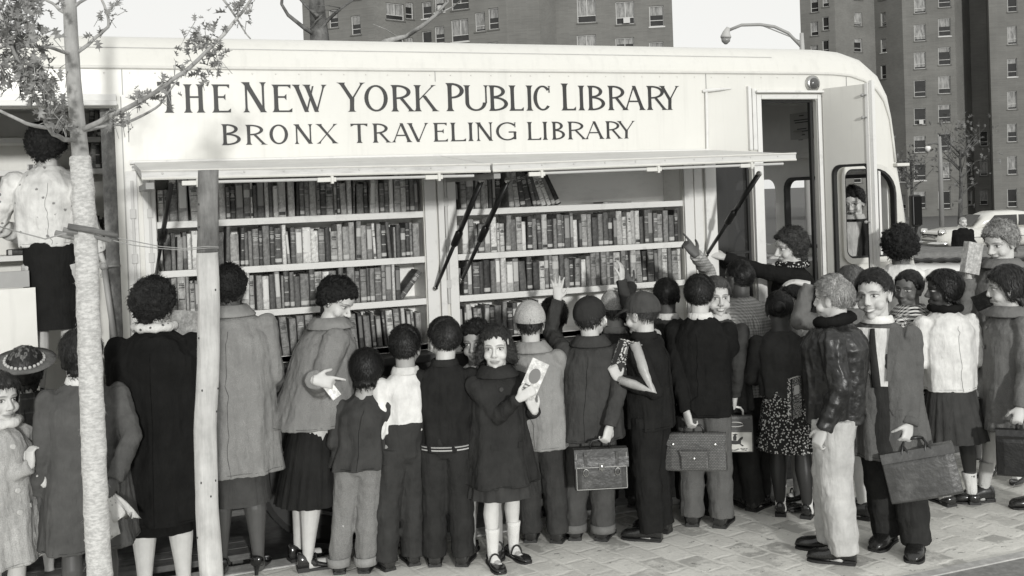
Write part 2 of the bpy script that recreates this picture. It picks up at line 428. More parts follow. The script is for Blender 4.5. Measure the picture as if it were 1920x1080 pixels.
# --- book bays
def bay(x0, x1, zt):
    b = MB(); D = .27
    b.box((x0, YB+D, 1.08), (x1, YB+D+.02, 2.34))
    b.box((x0-.028, YB+.042, 1.0), (x0-.002, YB+D+.02, 2.34)); b.box((x1+.002, YB+.042, 1.0), (x1+.028, YB+D+.02, 2.34))
    b.box((x0-.028, YB+.042, 2.342), (x1+.028, YB+D+.02, 2.365))
    o = bb(b, 'book_case', worn(.82, .68, .55, (2, 2, 5), .5, .8))
    for z in (1.10, 1.39, 1.66, 1.95):
        s = MB(); s.box((x0+.001, YB+.004, z-.026), (x1-.001, YB+D-.001, z)); s.box((x0+.001, YB+.0, z-.036), (x1-.001, YB+.003, z+.004))
        bb(s, 'shelf', M_cream, bevel=.002)
    return o
bay(.335, 1.962, 2.34); bay(2.185, 3.872, 2.34)
# bay 2 inner left jamb with stepped supports, pilasters between bays
for X0, X1, d in ((.17, .235, .012), (.262, .332, .02), (1.967, 2.045, .022), (2.055, 2.095, .03), (2.12, 2.18, .018), (3.876, 3.95, .02), (3.962, 4.03, .012), (4.045, 4.135, .028), (4.46, 4.535, .03)):
    pl = MB(); pl.box((X0, YB-d, 1.03 if X0 < 4 else .55), (X1, YB-.001, 2.255)); bb(pl, 'pilaster', M_cream, bevel=.004)
for X in (.205, .298, 2.108):
    tk = MB(); tk.box((X-.008, YB-.026, 1.35), (X+.008, YB-.0205, 2.2))
    for z in (1.45, 1.72, 1.98): tk.box((X-.016, YB-.032, z), (X+.016, YB-.02, z+.055))
    bb(tk, 'prop_track', M_lgrey, bevel=.002)
for z in (1.2, 1.47, 1.75, 2.02):
    s = MB(); s.box((2.186, YB+.05, z), (2.215, YB+.22, z+.1)); bb(s, 'shelf_support', M_grey)
sill = MB(); sill.box((.34, YB-.20, 1.015), (1.95, YB-.01, 1.065)); sill.box((2.19, YB-.14, 1.015), (3.86, YB-.01, 1.065)); bb(sill, 'counter_sill', M_dark, bevel=.005)
# hinge rail above the bays
hr = MB(); hr.tube([(.20, YB-.012, 2.305), (2.0, YB-.012, 2.308), (4.10, YB-.012, 2.302)], [.012]*3, 8)
hr.box((.21, YB-.012, 2.262), (4.11, YB-.001, 2.29))
for X in np.arange(.3, 4.1, .045): hr.box((X, YB-.028, 2.293), (X+.03, YB-.012, 2.303))
bb(hr, 'hinge_rail', M_cream)
hg = MB(); hg.box((.21, YB-.016, 2.272), (4.11, YB-.0125, 2.286)); bb(hg, 'hinge_shadow_strip', M_grey)  # grey strip standing in for the shadow line under the hinge rail
# --- awnings (raised flaps)
def awning(x0, x1, zf0, zf1, label):
    aw = MB(); Y1 = 5.60; th = .038
    def pt(x, t, k): zf = zf0+(zf1-zf0)*((x-x0)/(x1-x0)); return (x, YB-.03+(Y1-YB+.03)*t, 2.285+(zf+.028-2.285)*t+k)
    vs = []
    for t in (0, 1):
        for k in (-th/2, th/2):
            for x in (x0, x1): vs.append(pt(x, t, k))
    aw.add(vs, [(0, 1, 3, 2), (4, 6, 7, 5), (0, 4, 5, 1), (2, 3, 7, 6), (0, 2, 6, 4), (1, 5, 7, 3)])
    o = bb(aw, 'awning', worn(.56, .36, .4, (1.5, 9, 9), .48, .72), bevel=.003)
    e0 = MB(); e0.tube([pt(x0, 1, .020), pt(x1, 1, .020)], [.006]*2, 6); e0.tube([pt(x0, 1, -.019), pt(x1, 1, -.019)], [.007]*2, 6); bb(e0, 'edge_trim', M_white2); o['label'] = label
    # edge rail, rubber strip, catches, rivets
    e = MB(); zc = zf0+.004
    e.tube([pt(x0+.25, 1, -.042), pt(x1-.1, 1, -.042)], [.008, .008], 8); eo = bb(e, 'lock_rod', M_lgrey)
    for f in (.13, .5, .82):
        c = MB(); p = pt(x0+(x1-x0)*f, 1, -.045); c.box((p[0]-.05, p[1]-.012, p[2]-.012), (p[0]+.05, p[1]+.012, p[2]+.012)); c.box((p[0]+.02, p[1]-.02, p[2]-.022), (p[0]+.035, p[1]+.02, p[2]+.02)); bb(c, 'catch', M_white2, bevel=.003)
    r = MB()
    for X in np.arange(x0+.1, x1, .2):
        p = pt(X, 1, 0); r.ell((p[0], p[1]-.001, p[2]+.006), (.006, .004, .006), nu=6, nv=4)
    bb(r, 'rivet', M_lgrey)
    f = MB(); f.box((x0+.02, Y1+.04, min(zf0, zf1)-.032), (x0+.06, YB-.06, min(zf0, zf1)+.0)); bb(f, 'stiffener', M_grey)
    return o
awning(.222, 2.068, 2.175, 2.165, 'left raised awning flap over the left book bay')
awning(2.082, 4.12, 2.165, 2.185, 'right raised awning flap over the right book bay')
def strut(a, b, nm='awning strut'):
    a = Vector(a); b = Vector(b); m = a.lerp(b, .52); s = MB()
    s.tube([a, m], [.013, .013], 8, flat=1.6); s.tube([m, b], [.010, .009], 8, flat=1.6)
    d = (b-a).normalized(); s.tube([m-d*.07, m-d*.05, m+d*.05, m+d*.075], [.01, .026, .026, .01], 8, flat=.8)
    o = bb(s, 'strut', M_black, smooth=True)
    for q, r_ in ((a, .02), (b, .016)): k = MB(); k.ell(q, r_, nu=8, nv=6); bb(k, 'strut_bolt', M_steel)
strut(onY(322, 338, 5.62), onY(291, 525, 6.50)); strut(onY(903, 338, 5.93), onY(817, 540, 6.53))
strut(onY(952, 338, 6.00), onY(866, 525, 6.54)); strut(onY(1423, 326, 5.96), onY(1325, 478, 6.53))
# --- cab doors: dark folded glass door, door frame, open leaf
gd = MB(); gd.box((4.152, YB+.05, .74), (4.453, YB+.062, 2.23)); bb(gd, 'folding_door_glass', glass(.02, .85))
gf = MB()
for lo, hi in (((4.152, YB+.035, .74), (4.172, YB+.049, 2.23)), ((4.433, YB+.035, .74), (4.453, YB+.049, 2.23)), ((4.172, YB+.035, 1.55), (4.433, YB+.049, 1.565))): gf.box(lo, hi)
bb(gf, 'folding_door_frame', M_rub)
df = MB()
for lo, hi in (((4.505, YB-.018, .6), (4.545, YB-.002, 2.70)), ((5.042, YB-.018, .55), (5.075, YB-.002, 2.70)), ((4.547, YB-.018, 2.668), (5.04, YB-.002, 2.70))): df.box(lo, hi)
df.box((4.49, YB-.05, 2.712), (5.10, YB-.004, 2.728)); bb(df, 'door_frame', M_cream, bevel=.003)
dg2 = MB()
for lo, hi in (((4.548, YB+.045, .6), (4.556, YB+.075, 2.66)), ((5.015, YB+.045, .6), (5.036, YB+.075, 2.66)), ((4.557, YB+.045, 2.648), (5.014, YB+.075, 2.663))): dg2.box(lo, hi)
bb(dg2, 'door_seal', M_rub)
# upper handrail panel left of the door
hp = MB(); hp.tube([(4.08, YB-.012, 2.30), (4.085, YB-.016, 2.72)], [.011, .011], 8); hp.tube([(4.06, YB-.01, 2.724), (4.09, YB-.03, 2.73), (4.20, YB-.026, 2.738), (4.30, YB-.008, 2.744)], [.01, .014, .011, .004], 8)
hp.box((4.43, YB-.026, 2.30), (4.455, YB-.001, 2.76)); hp.box((4.468, YB-.018, 2.30), (4.50, YB-.001, 2.745))
bb(hp, 'door_hinge_post', M_cream, smooth=False)
# open door leaf: hinged at X 5.085, swung outward
LA = math.radians(-74); lx = .40
def leafM():
    M = Matrix.Rotation(LA, 4, 'Z') @ MXZ; M.translation = (5.085, YB-.03, 0); return M
leaf = plate([rrect(0, .62, lx, 2.74, .01, 1), rrect(.065, 1.02, lx-.035, 2.17, [.02, .07, .02, .02], 4)], .032, leafM())
lo_ = bb(leaf, 'door_leaf', M_white); weld(lo_)
lf = plate([rrect(.064, 1.019, lx-.034, 2.171, [.02, .07, .02, .02], 4), rrect(.082, 1.037, lx-.046, 2.152, [.02, .055, .02, .02], 4)], .04, leafM()); bb(lf, 'door_window_seal', M_rub)
le = MB(); Ml = leafM()
for a0, a1, b0, b1, dz in ((lx-.003, lx+.022, .6, 2.76, .018), (lx-.032, lx-.008, .62, 2.745, .026)):
    vs = [Ml @ Vector((x, z, d)) for d in (-dz, dz) for x, z in ((a0, b0), (a1, b0), (a1, b1), (a0, b1))]
    le.add(vs, [(0, 1, 2, 3), (7, 6, 5, 4), (0, 4, 5, 1), (1, 5, 6, 2), (2, 6, 7, 3), (3, 7, 4, 0)])
bb(le, 'door_edge', M_cream)
lh = MB()
for z in (2.66, 2.50, 1.75):
    p = Ml @ Vector((lx-.045, z, .035)); lh.ell(p, (.016, .012, .012), nu=8, nv=6); lh.cyl(p, Ml @ Vector((lx-.015, z, .03)), .006, 6)
bb(lh, 'door_latch', M_grey)
# cab side window: frame, seal, glass with small sill
wf = plate([rrect(5.235, 1.42, 5.78, 2.175, [.24, .09, .09, .07], 6), rrect(5.262, 1.462, 5.745, 2.138, [.20, .07, .07, .05], 6)], .03, wallM(YB-.006)); bb(wf, 'window_frame', M_white2)
wq = plate([rrect(5.263, 1.463, 5.744, 2.137, [.20, .07, .07, .05], 6), rrect(5.275, 1.475, 5.73, 2.125, [.19, .06, .06, .04], 6)], .05, wallM(YB+.012)); bb(wq, 'window_seal', M_rub)
wp = MB(); wp.box((5.585, YB-.012, 1.47), (5.605, YB+.02, 2.13)); bb(wp, 'quarter_light_bar', M_cream)
# marker lamp
ml = MB(); c = (5.005, YB-.012, 2.782)
ml.tube([(c[0], YB, c[2]), (c[0], YB-.02, c[2]), (c[0], YB-.03, c[2])], [.062, .06, .048], 24); mo = bb(ml, 'marker_lamp', M_steel, smooth=True)
ml = MB(); ml.ell((c[0], YB-.03, c[2]), (.042, .022, .042), nu=18, nv=10); bb(ml, 'lamp_lens', paint(.10, .15, .3, 20.), smooth=True)
# far side of the cab seen through the door: cabinets, lamp, notice, window rim, dash
ci = MB()
ci.box((5.52, YB+.1, 2.26), (5.55, YB+2.25, 2.80)); ci.box((5.50, YB+1.62, 2.30), (5.519, YB+1.645, 2.80)); ci.box((5.49, YB+.1, 2.30), (5.519, YB+2.25, 2.335)); bb(ci, 'header_lining', paint(.8, .5, .1, 3.))
MYZ = Matrix(((0, 0, 1, 5.74), (1, 0, 0, 0), (0, 1, 0, 0), (0, 0, 0, 1)))
wl_ = plate([[(YB+.06, 1.3), (YB+2.3, 1.3), (YB+2.3, 2.27), (YB+.06, 2.27)], rrect(YB+.14, 1.5, YB+1.37, 2.09, .1), rrect(YB+1.52, 1.5, YB+2.2, 2.09, [.1, .1, .1, .25])], .03, MYZ); bb(wl_, 'windscreen_lining', paint(.8, .5, .1, 3.))
wl_ = plate([rrect(YB+.13, 1.49, YB+1.38, 2.10, .11), rrect(YB+.16, 1.52, YB+1.35, 2.07, .09)], .05, MYZ); bb(wl_, 'windscreen_seal', M_rub)
def onX(px, py, X): d = ray(px, py); return CAMP + d*(X/d.x)
no = MB(); q = onX(1505, 238, 5.5); no.box((5.492, q.y-.14, q.z-.10), (5.500, q.y+.16, q.z+.12)); no_o = bb(no, 'notice', paint(.5, .5))
nl = MB()
for i, (k, wd) in enumerate(((.09, .06), (.055, .2), (.035, .18), (-.02, .12), (-.04, .16), (-.07, .08))): nl.box((5.488, q.y-wd/2, q.z+k), (5.491, q.y+wd/2, q.z+k+.008))
bb(nl, 'notice_lines', M_dark)
il = MB(); q = onY(1507, 252, YB+.85); il.tube([q+Vector((0, 0, .04)), q+Vector((0, 0, .03)), q, q-Vector((0, 0, .05))], [.02, .09, .10, .04], 20); bb(il, 'cab_lamp', M_lgrey, smooth=True)
rim = plate([rrect(4.58, 1.46, 5.54, 2.21, .12), rrect(4.62, 1.5, 5.5, 2.17, .1)], .03, wallM(YB+WID-.04)); pass
rb = MB()
pts = [(4.50, YB+1.7, 2.25), (4.56, YB+1.72, 2.15), (4.66, YB+1.75, 1.8), (4.72, YB+1.8, 1.4)]
rb.tube(pts, [.03]*4, 6); rb.tube([(p[0]-.16, p[1]+.1, p[2]) for p in pts], [.02]*4, 6); bb(rb, 'cab_rib', M_lgrey)
da = MB(); da.box((4.95, YB+.5, 1.30), (5.80, YB+2.2, 1.42)); da.box((5.5, YB+.1, .9), (5.86, YB+2.2, 1.30)); bb(da, 'dashboard', paint(.45, .4, .1))
dp = MB(); dp.box((4.60, YB+.55, 1.02), (4.93, YB+1.0, 1.46)); dp.box((4.55, YB+.45, 1.461), (5.0, YB+1.05, 1.48)); bb(dp, 'checkout_desk', paint(.55, .5, .1))
pt_ = MB(); pt_.box((4.0, YB+.05, .78), (4.03, YB+WID-.03, 2.85)); bb(pt_, 'cab_partition', paint(.5, .5, .2))
pt_ = MB(); pt_.box((.15, YB+.30, .78), (.19, YB+WID-.03, 2.85)); bb(pt_, 'rear_partition', paint(.3, .5, .2))
sw = MB(); c0 = Vector((5.42, YB+1.55, 1.50)); ring = [c0+Vector((.10*math.cos(a)*.4, .2*math.sin(a), .2*math.cos(a)*.8)) for a in np.linspace(0, 2*PI, 20)]
sw.tube(ring, [.012]*20, 6, cap=False); sw.cyl(c0, c0+Vector((.3, 0, -.2)), .02, 8); bb(sw, 'steering_wheel', M_black, smooth=True)
# mirror
mi_ = MB(); q = onY(1716, 395, YB-.05); mm = Matrix.Translation(q)
mi_.box((-.045, -.03, -.125), (.045, .03, .125), M=mm); mo = bb(mi_, 'side_mirror', M_black, bevel=.02)
mg = MB(); mg.box((q.x-.034, q.y-.036, q.z-.11), (q.x+.034, q.y-.031, q.z+.11)); bb(mg, 'mirror_glass', paint(.006, .5, .1, 2., .1))
ma = MB(); ma.tube([q+Vector((.01, 0, -.12)), q+Vector((-.02, .05, -.34)), q+Vector((-.06, .2, -.5))], [.014]*3, 8); bb(ma, 'mirror_arm', M_black)
# wheels
def wheel(X):
    wl = MB(); cy = YB+.16; r = .50; prof_ = [(-.12, .30), (-.13, .38), (-.125, .46), (-.10, .495), (-.03, .505), (.06, .50), (.1, .46), (.1, .3)]
    rings = []
    for k, (dy, rr) in enumerate(prof_):
        rings.append([(X+rr*math.cos(a), cy+dy, .385+rr*math.sin(a)) for a in np.linspace(0, 2*PI, 40, endpoint=False)])
    wl.loft(rings, cap=True)
    o = bb(wl, 'wheel', [paint(.03, .7, .3, 12.)], smooth=False)
    h = MB(); h.tube([(X, cy-.09, .385), (X, cy-.10, .385), (X, cy-.15, .385), (X, cy-.16, .385)], [.29, .25, .12, .02], 24); h.tube([(X+.30*math.cos(a), cy-.135, .385+.30*math.sin(a)) for a in np.linspace(0, 2*PI, 30)], [.012]*30, 6, cap=False); bb(h, 'hub', paint(.16, .4, .2))
wheel(1.35); wheel(4.15 if False else -2.2)
ch = MB(); ch.box((XL+.1, YB+.35, .40), (5.9, YB+2.0, .545)); bb(ch, 'chassis', M_dark)
# --- rear entrance: lining, shelves at the far side of the aisle, hatch rails
Yr = 7.55
rr = MB(); rr.box((-2.2, Yr+.26, .78), (.145, Yr+.28, 2.85)); rr.box((-2.2, Yr+.0, .78), (-.0, Yr+.255, 1.05)); bb(rr, 'rear_case', M_white2)
for yy in (200, 262, 322, 480):
    p = onY(100, yy, Yr); s = MB(); s.box((-2.2, Yr, p.z-.02), (.145, Yr+.26, p.z+.015)); bb(s, 'shelf', M_cream, bevel=.002)
hdr = MB(); hdr.box((-1.28, YB-.05, 2.66), (.14, YB-.002, 2.70)); hdr.box((-1.28, YB-.10, 2.63), (.142, YB-.002, 2.657)); bb(hdr, 'entrance_header', M_cream, bevel=.004)
jb = MB(); jb.box((.05, YB+.045, .79), (.124, YB+.10, 2.62)); bb(jb, 'entrance_jamb', worn(.10, .35, .6, (5, 5, 3), .4, .8))
wb = MB(); q0 = onY(-40, 545, YB+.25); q1 = onY(75, 735, YB+.25); wb.box((q0.x, YB+.24, q1.z), (q1.x, YB+.262, q0.z)); bb(wb, 'white_board', M_white)
wb = MB(); wb.box((q0.x, YB+.238, q0.z+.006), (q1.x-.03, YB+.27, q0.z+.1)); bb(wb, 'grey_rail', M_grey)
cr = MB(); a = onY(195, 500, YB-.02); b = onY(218, 660, YB-.03); cr.cyl(a, b, .016, 10); cr.ell(a, .024, nu=10, nv=8); cr.ell(b, .022, nu=10, nv=8); cr.cyl(a, onY(226, 498, YB-.002), .006, 6); bb(cr, 'grab_bar', M_grey, smooth=True)
# ------------------------------------------------------------------ lettering
def glyph(ch, x0, x1, z0, z1, mb, Y, th=None):
    W = x1-x0; Hh = z1-z0; T = (th or .155)*Hh; t = .40*T; F = .32*T; k = [0]
    def put(poly):
        k[0] += 1; plate([poly], .0012, wallM(Y-.00022*k[0]), mb)
    def P(u, v): return (x0+u*W, z0+v*Hh)
    def bar(u0, v0, u1, v1, w, s0=1, s1=1, back=0):     # steep stroke cut horizontally
        a = P(u0, v0); b = P(u1, v1); h = w/2; q = lambda f: (a[0]+(b[0]-a[0])*f, a[1]+(b[1]-a[1])*f)
        e0 = F*s0*1.5; e1 = F*s1*1.5; pts = [(q(0)[0]-h-e0, q(0)[1]), (q(0)[0]+h+e0, q(0)[1])]
        p = q(.06); pts.append((p[0]+h+e0*.25, p[1])); p = q(.14); pts.append((p[0]+h, p[1])); p = q(.5); pts.append((p[0]+h*.94, p[1])); p = q(.86); pts.append((p[0]+h, p[1])); p = q(.94); pts.append((p[0]+h+e1*.25, p[1]))
        pts += [(q(1)[0]+h+e1, q(1)[1]), (q(1)[0]-h-e1, q(1)[1])]
        p = q(.94); pts.append((p[0]-h-e1*.25, p[1])); p = q(.86); pts.append((p[0]-h, p[1])); p = q(.5); pts.append((p[0]-h*.94, p[1])); p = q(.14); pts.append((p[0]-h, p[1])); p = q(.06); pts.append((p[0]-h-e0*.25, p[1]))
        put(pts)
    def hor(u0, u1, v, s0=0, s1=1, up=1, dn=1):
        a = P(u0, v); b = P(u1, v); h = t/2; g = F*1.7; L = (b[0]-a[0])
        put([(a[0], a[1]-h-g*s0*dn), (a[0]+.2*L, a[1]-h), (a[0]+.8*L, a[1]-h), (b[0], b[1]-h-g*s1*dn), (b[0]+.02*L*s1, b[1]+h+g*s1*up), (a[0]+.8*L, a[1]+h), (a[0]+.2*L, a[1]+h), (a[0]-.02*L*s0, a[1]+h+g*s0*up)])
    def arc(cu, cv, ru, rv, a0, a1, T_=None, t_=None):
        T2 = T_ or T; t2 = t_ or t*1.1; c = P(cu, cv); A, B = ru*W, rv*Hh; n = 26; o = []; i_ = []
        for j in range(n+1):
            a = math.radians(a0+(a1-a0)*j/n); o.append((c[0]+A*math.cos(a), c[1]+B*math.sin(a))); i_.append((c[0]+(A-T2)*math.cos(a), c[1]+(B-t2)*math.sin(a)))
        if abs(a1-a0) >= 359: k[0] += 1; plate([o[:-1], i_[:-1]], .0012, wallM(Y-.00022*k[0]), mb)
        else: put(o+i_[::-1])
    s = .5*T/W+F/W
    if ch == 'T': bar(.5, 0, .5, 1, T, 1, 0); hor(0, 1, 1-.5*t/Hh, 1, 1, 0, 1)
    elif ch == 'H': bar(s, 0, s, 1, T); bar(1-s, 0, 1-s, 1, T); hor(s, 1-s, .55, 0, 0)
    elif ch in 'EL':
        bar(s, 0, s, 1, T, 1, 1); hor(s, 1, .5*t/Hh, 0, 1, 1, 0)
        if ch == 'E': hor(s, .95, 1-.5*t/Hh, 0, 1, 0, 1); hor(s, .72, .55, 0, 1)
    elif ch == 'I': bar(.5, 0, .5, 1, T)
    elif ch == 'N': q = .5*t/W+F/W; bar(q, 0, q, 1, t*1.2); bar(1-q, 0, 1-q, 1, t*1.2); bar(q*.8, 1, 1-q, 0, T*1.15, .7, 0)
    elif ch == 'W': bar(.07, 1, .39, 0, T, 1, 0); bar(.60, 1 if False else .95, .39, 0, t, 0, 0); bar(.40, 1, .70, 0, T, 1, 0); bar(.95, 1, .70, 0, t, 1, 0)
    elif ch == 'V': bar(.09, 1, .5, 0, T, 1, 0); bar(.92, 1, .5, 0, t, 1, 0)
    elif ch == 'Y': bar(.12, 1, .52, .42, T, 1, 0); bar(.92, 1, .52, .42, t*1.1, 1, 0); bar(.5, 0, .52, .47, T, 1, 0)
    elif ch == 'O': arc(.5, .5, .5, .5, 0, 360)
    elif ch == 'C': arc(.56, .5, .56, .5, 42, 318); bar(.96, .72, .96, .98, t*.8, .3, .6)
    elif ch == 'G': arc(.56, .5, .56, .5, 42, 318); bar(.94, .72, .94, .98, t*.8, .3, .6); bar(.93, .06, .93, .46, T*.9, 0, .6); hor(.62, .98, .46, 0, 0)
    elif ch in 'PR':
        bar(s, 0, s, 1, T); m = .45 if ch == 'P' else .47; arc(s+.1, (1+m)/2, 1-s-.1 if ch == 'P' else .88-s-.1, (1-m)/2, -90, 90); hor(s, s+.14, 1-.5*t/Hh, 0, 0); hor(s, s+.14, m+.5*t/Hh, 0, 0)
        if ch == 'R': bar(.44, .5, .92, 0, T*.95, 0, 1.2)
    elif ch == 'B':
        bar(s, 0, s, 1, T)
        for m, M_, r in ((.52, 1, .86), (0, .55, 1)): arc(s+.1, (m+M_)/2, r-s-.1, (M_-m)/2, -90, 90); hor(s, s+.14, M_-.5*t/Hh, 0, 0)
        hor(s, s+.14, .5*t/Hh, 0, 0)
    elif ch == 'D': bar(s, 0, s, 1, T); arc(s+.1, .5, 1-s-.1, .5, -90, 90); hor(s, s+.14, 1-.5*t/Hh, 0, 0); hor(s, s+.14, .5*t/Hh, 0, 0)
    elif ch == 'K': bar(s, 0, s, 1, T); bar(.86, 1, s+.05, .42, t, 1, 0); bar(.42, .6, .93, 0, T, 0, 1)
    elif ch == 'U': bar(s, .3, s, 1, T, 0, 1); bar(1-t/W, .3, 1-t/W, 1, t*1.1, 0, 1); arc(.5, .33, .5-F/W, .33, 180, 360)
    elif ch == 'A': bar(.1, 0, .5, 1, t, 1, 0); bar(.9, 0, .5, 1, T, 1, 0); hor(.26, .72, .36, 0, 0)
    elif ch == 'X': bar(.12, 1, .88, 0, T, 1, 1); bar(.90, 1, .1, 0, t, 1, 1)
    elif ch == 'S': arc(.5, .75, .48, .25, 30, 250, T*.8); arc(.5, .25, .48, .27, -150, 95, T*.8)
L1 = [('T',296,337),('H',345,383),('E',398,432),('N',457,498),('E',511,547),('W',551,611),('Y',634,684),('O',683,727),('R',734,775),('K',777,819),('P',837,870),('U',870,914),('B',917,952),('L',955,981),('I',986,999),('C',1000,1031),('L',1053,1079),('I',1084,1096),('B',1102,1134),('R',1140,1175),('A',1169,1208),('R',1213,1249),('Y',1237,1273)]
L2 = [('B',416,451),('R',461,498),('O',505,540),('N',553,585),('X',593,633),('T',658,689),('R',699,731),('A',734,771),('V',765,803),('E',813,839),('L',845,873),('I',877,888),('N',894,923),('G',930,968),('L',989,1014),('I',1016,1028),('B',1035,1059),('R',1065,1098),('A',1096,1132),('R',1136,1165),('Y',1157,1191)]
M_ink = paint(.028, .5, .25, 9.)
big = (0, 3, 6, 10, 16)
for w0, w1, wd in ((0, 3, 'THE'), (3, 6, 'NEW'), (6, 10, 'YORK'), (10, 16, 'PUBLIC'), (16, 23, 'LIBRARY')):
    lt = MB()
    for i in range(w0, w1): c, a, b = L1[i]; glyph(c, onY(a, 185, YB).x, onY(b, 185, YB).x, 2.594, 2.776 if i in big else 2.762, lt, YB-.0015)
    bb(lt, 'lettering', M_ink)['label'] = 'painted word '+wd+' in the upper line'
for w0, w1, wd in ((0, 5, 'BRONX'), (5, 14, 'TRAVELING'), (14, 21, 'LIBRARY')):
    lt = MB()
    for i in range(w0, w1): c, a, b = L2[i]; glyph(c, onY(a, 250, YB).x, onY(b, 250, YB).x, 2.398, 2.519 if i else 2.524, lt, YB-.0015, .165)
    bb(lt, 'lettering', M_ink)['label'] = 'painted word '+wd+' in the lower line'

# ------------------------------------------------------------------ books, each one a thing
M_page = paint(.62, .8, .1, 30.)
TONES = [.035, .055, .07, .09, .11, .14, .17, .2, .25, .3, .38, .48, .6]
TW = [2, 3, 3, 4, 5, 6, 6, 7, 7, 6, 5, 4, 3]
@cached
def bookcloth(t, k):
    b = NB('book_cloth', .6, .3); co = b.co(); n = b.noise(co, 34+k*5, 5, .7)
    b.col(b.ramp(n, [(.32, t*.6), (.5, t), (.75, t*1.7+.04)])); b.bump(n, .2, .003); return b.m
def book_mesh(w, h, d, t, style, lab):
    m = MB(); c = .003; n = 7
    ring = lambda z: [(w/2*math.sin(a), .006-.009*math.cos(a), z) for a in np.linspace(-PI/2, PI/2, n)]
    # rounded spine and boards
    s0 = ring(0) + [(w/2, d, 0), (w/2-c, d, 0), (w/2-c, .012, 0), (-w/2+c, .012, 0), (-w/2+c, d, 0), (-w/2, d, 0)]
    s1 = [(x, y, h) for x, y, z in s0]; m.loft([s0, s1], cap=True, mi=0)
    m.box((-w/2+c+.0004, .013, .004), (w/2-c-.0004, d-.004, h-.005), 1)
    R = random.Random(hash((round(w*1e4), round(h*1e4), style)))
    def band(z0, z1, mi, f=.82):
        v = []; A = np.linspace(-PI/2*f, PI/2*f, 5)
        for z in (z0, z1): v += [(w/2*math.sin(a)*1.02, .006-.0097*math.cos(a), z) for a in A]
        m.add(v, [(j, j+1, j+6, j+5) for j in range(4)], mi)
    if style == 0: band(h*.78, h*.80, 2); band(h*.62, h*.64, 2); band(.012, .032, 3, .7)
    elif style == 1: band(h*.60, h*.82, 3, .8); band(.010, .03, 2, .6)
    elif style == 2:
        for q in (.86, .82, .58, .2): band(h*q, h*q+.003, 2)
        for q in (.76, .73, .70, .67): band(h*q, h*q+.0045, 2, R.uniform(.3, .65))
    elif style == 3:
        for q in (.8, .76, .70, .40): band(h*q, h*q+.006, 2, R.uniform(.3, .6))
        band(.012, .034, 3, .75)
    elif style == 4: band(h*.3, h*.9, 4, .55)
    elif style == 5: band(.01, .035, 3, .8)
    return m
NB_ = [0]
GRP = 'library books on the shelves of the bookmobile'
def tone_word(t): return 'black' if t < .05 else 'dark' if t < .1 else 'grey' if t < .22 else 'light' if t < .42 else 'pale'
def add_book(x, Y, z, w, h, d, t, style, lean, label, rot=0, flat=False):
    m = book_mesh(w, h, d, t, style, 0)
    inv = .55 if t < .2 else .05
    o = m.build('book', [bookcloth(t, NB_[0] % 4), M_page, paint(inv*.8, .6), paint(.5 if t < .5 else .15, .7), paint(min(.7, t*2+.08), .6)], None, recalc=False)
    o.location = (x, Y, z); o.rotation_euler = (0, lean, rot)
    if flat: o.rotation_euler = (PI/2*0, PI/2, 0)
    tag(o, label, 'book', GRP); NB_[0] += 1; return o
def row(x0, x1, z, hmax, where, bayname, avg=.031, ends=None, leans=False):
    R = random.Random(int(x0*100+z*1000)); x = x0; n = 0; first = True
    while True:
        w_ = min(.055, max(.014, R.gauss(avg, .009))); h = R.choice([.205, .215, .225, .235, .19]) + R.uniform(-.008, .008); h = min(h, hmax)
        if R.random() < .08: h = hmax; w_ *= 1.15
        if x+w_ > x1: break
        t = R.choices(TONES, TW)[0]; ln = 0
        if leans: ln = -R.uniform(.02, .09)
        elif R.random() < .14: ln = R.choice([-1, 1])*R.uniform(.02, .06)
        n += 1; sw_ = 'thick' if w_ > .038 else 'thin' if w_ < .023 else ''
        ht = 'tall' if h > .23 else 'short' if h < .2 else ''
        lab = ' '.join(filter(None, [ht, sw_, tone_word(t), 'book,', ordi(n), 'from left on the', where, 'shelf of the', bayname, 'bay']))
        extra = abs(math.sin(ln))*h*.5 + .0012
        add_book(x+w_/2+extra, YB+.012+R.uniform(0, .022), z+.001+abs(math.sin(ln))*w_/2, w_, h, min(.16, h*.7), t, R.choice([0, 1, 2, 2, 2, 3, 3, 4, 4, 5, 6, 6, 6]), ln, lab)
        x += w_+extra*1.2+.0006
        if R.random() < .02: x += .012
row(.345, 1.955, 1.954, .25, 'top', 'left'); row(.345, 1.955, 1.664, .245, 'second', 'left')
row(.345, 1.80, 1.394, .235, 'third', 'left', .032); row(.98, 1.955, 1.104, .235, 'bottom', 'left', .034, leans=True)
add_book(1.80, YB+.03, 1.40, .035, .215, .15, .09, 2, .68, 'dark book leaning steeply in the gap at the end of the third shelf')
row(2.225, 2.53, 1.954, .245, 'top', 'right'); 
x = 2.55
R = random.Random(5)
for i in range(10):
    ln = -(.06+.043*i); w_ = R.uniform(.026, .042); add_book(x+.03+.0*i, YB+.012, 1.956+math.sin(-ln)*w_/2, w_, .235+R.uniform(-.02, .01), .16, R.choices(TONES, TW)[0] if i < 9 else .03, R.choice([2, 3, 5]), ln, f'{ordi(i+1)} of the leaning books slumped along the top shelf of the right bay'); x += w_*1.12/math.cos(ln)
row(2.225, 3.865, 1.664, .245, 'second', 'right', .033); row(2.225, 3.865, 1.394, .235, 'third', 'right', .033); row(2.225, 2.75, 1.104, .225, 'bottom', 'right', .034)
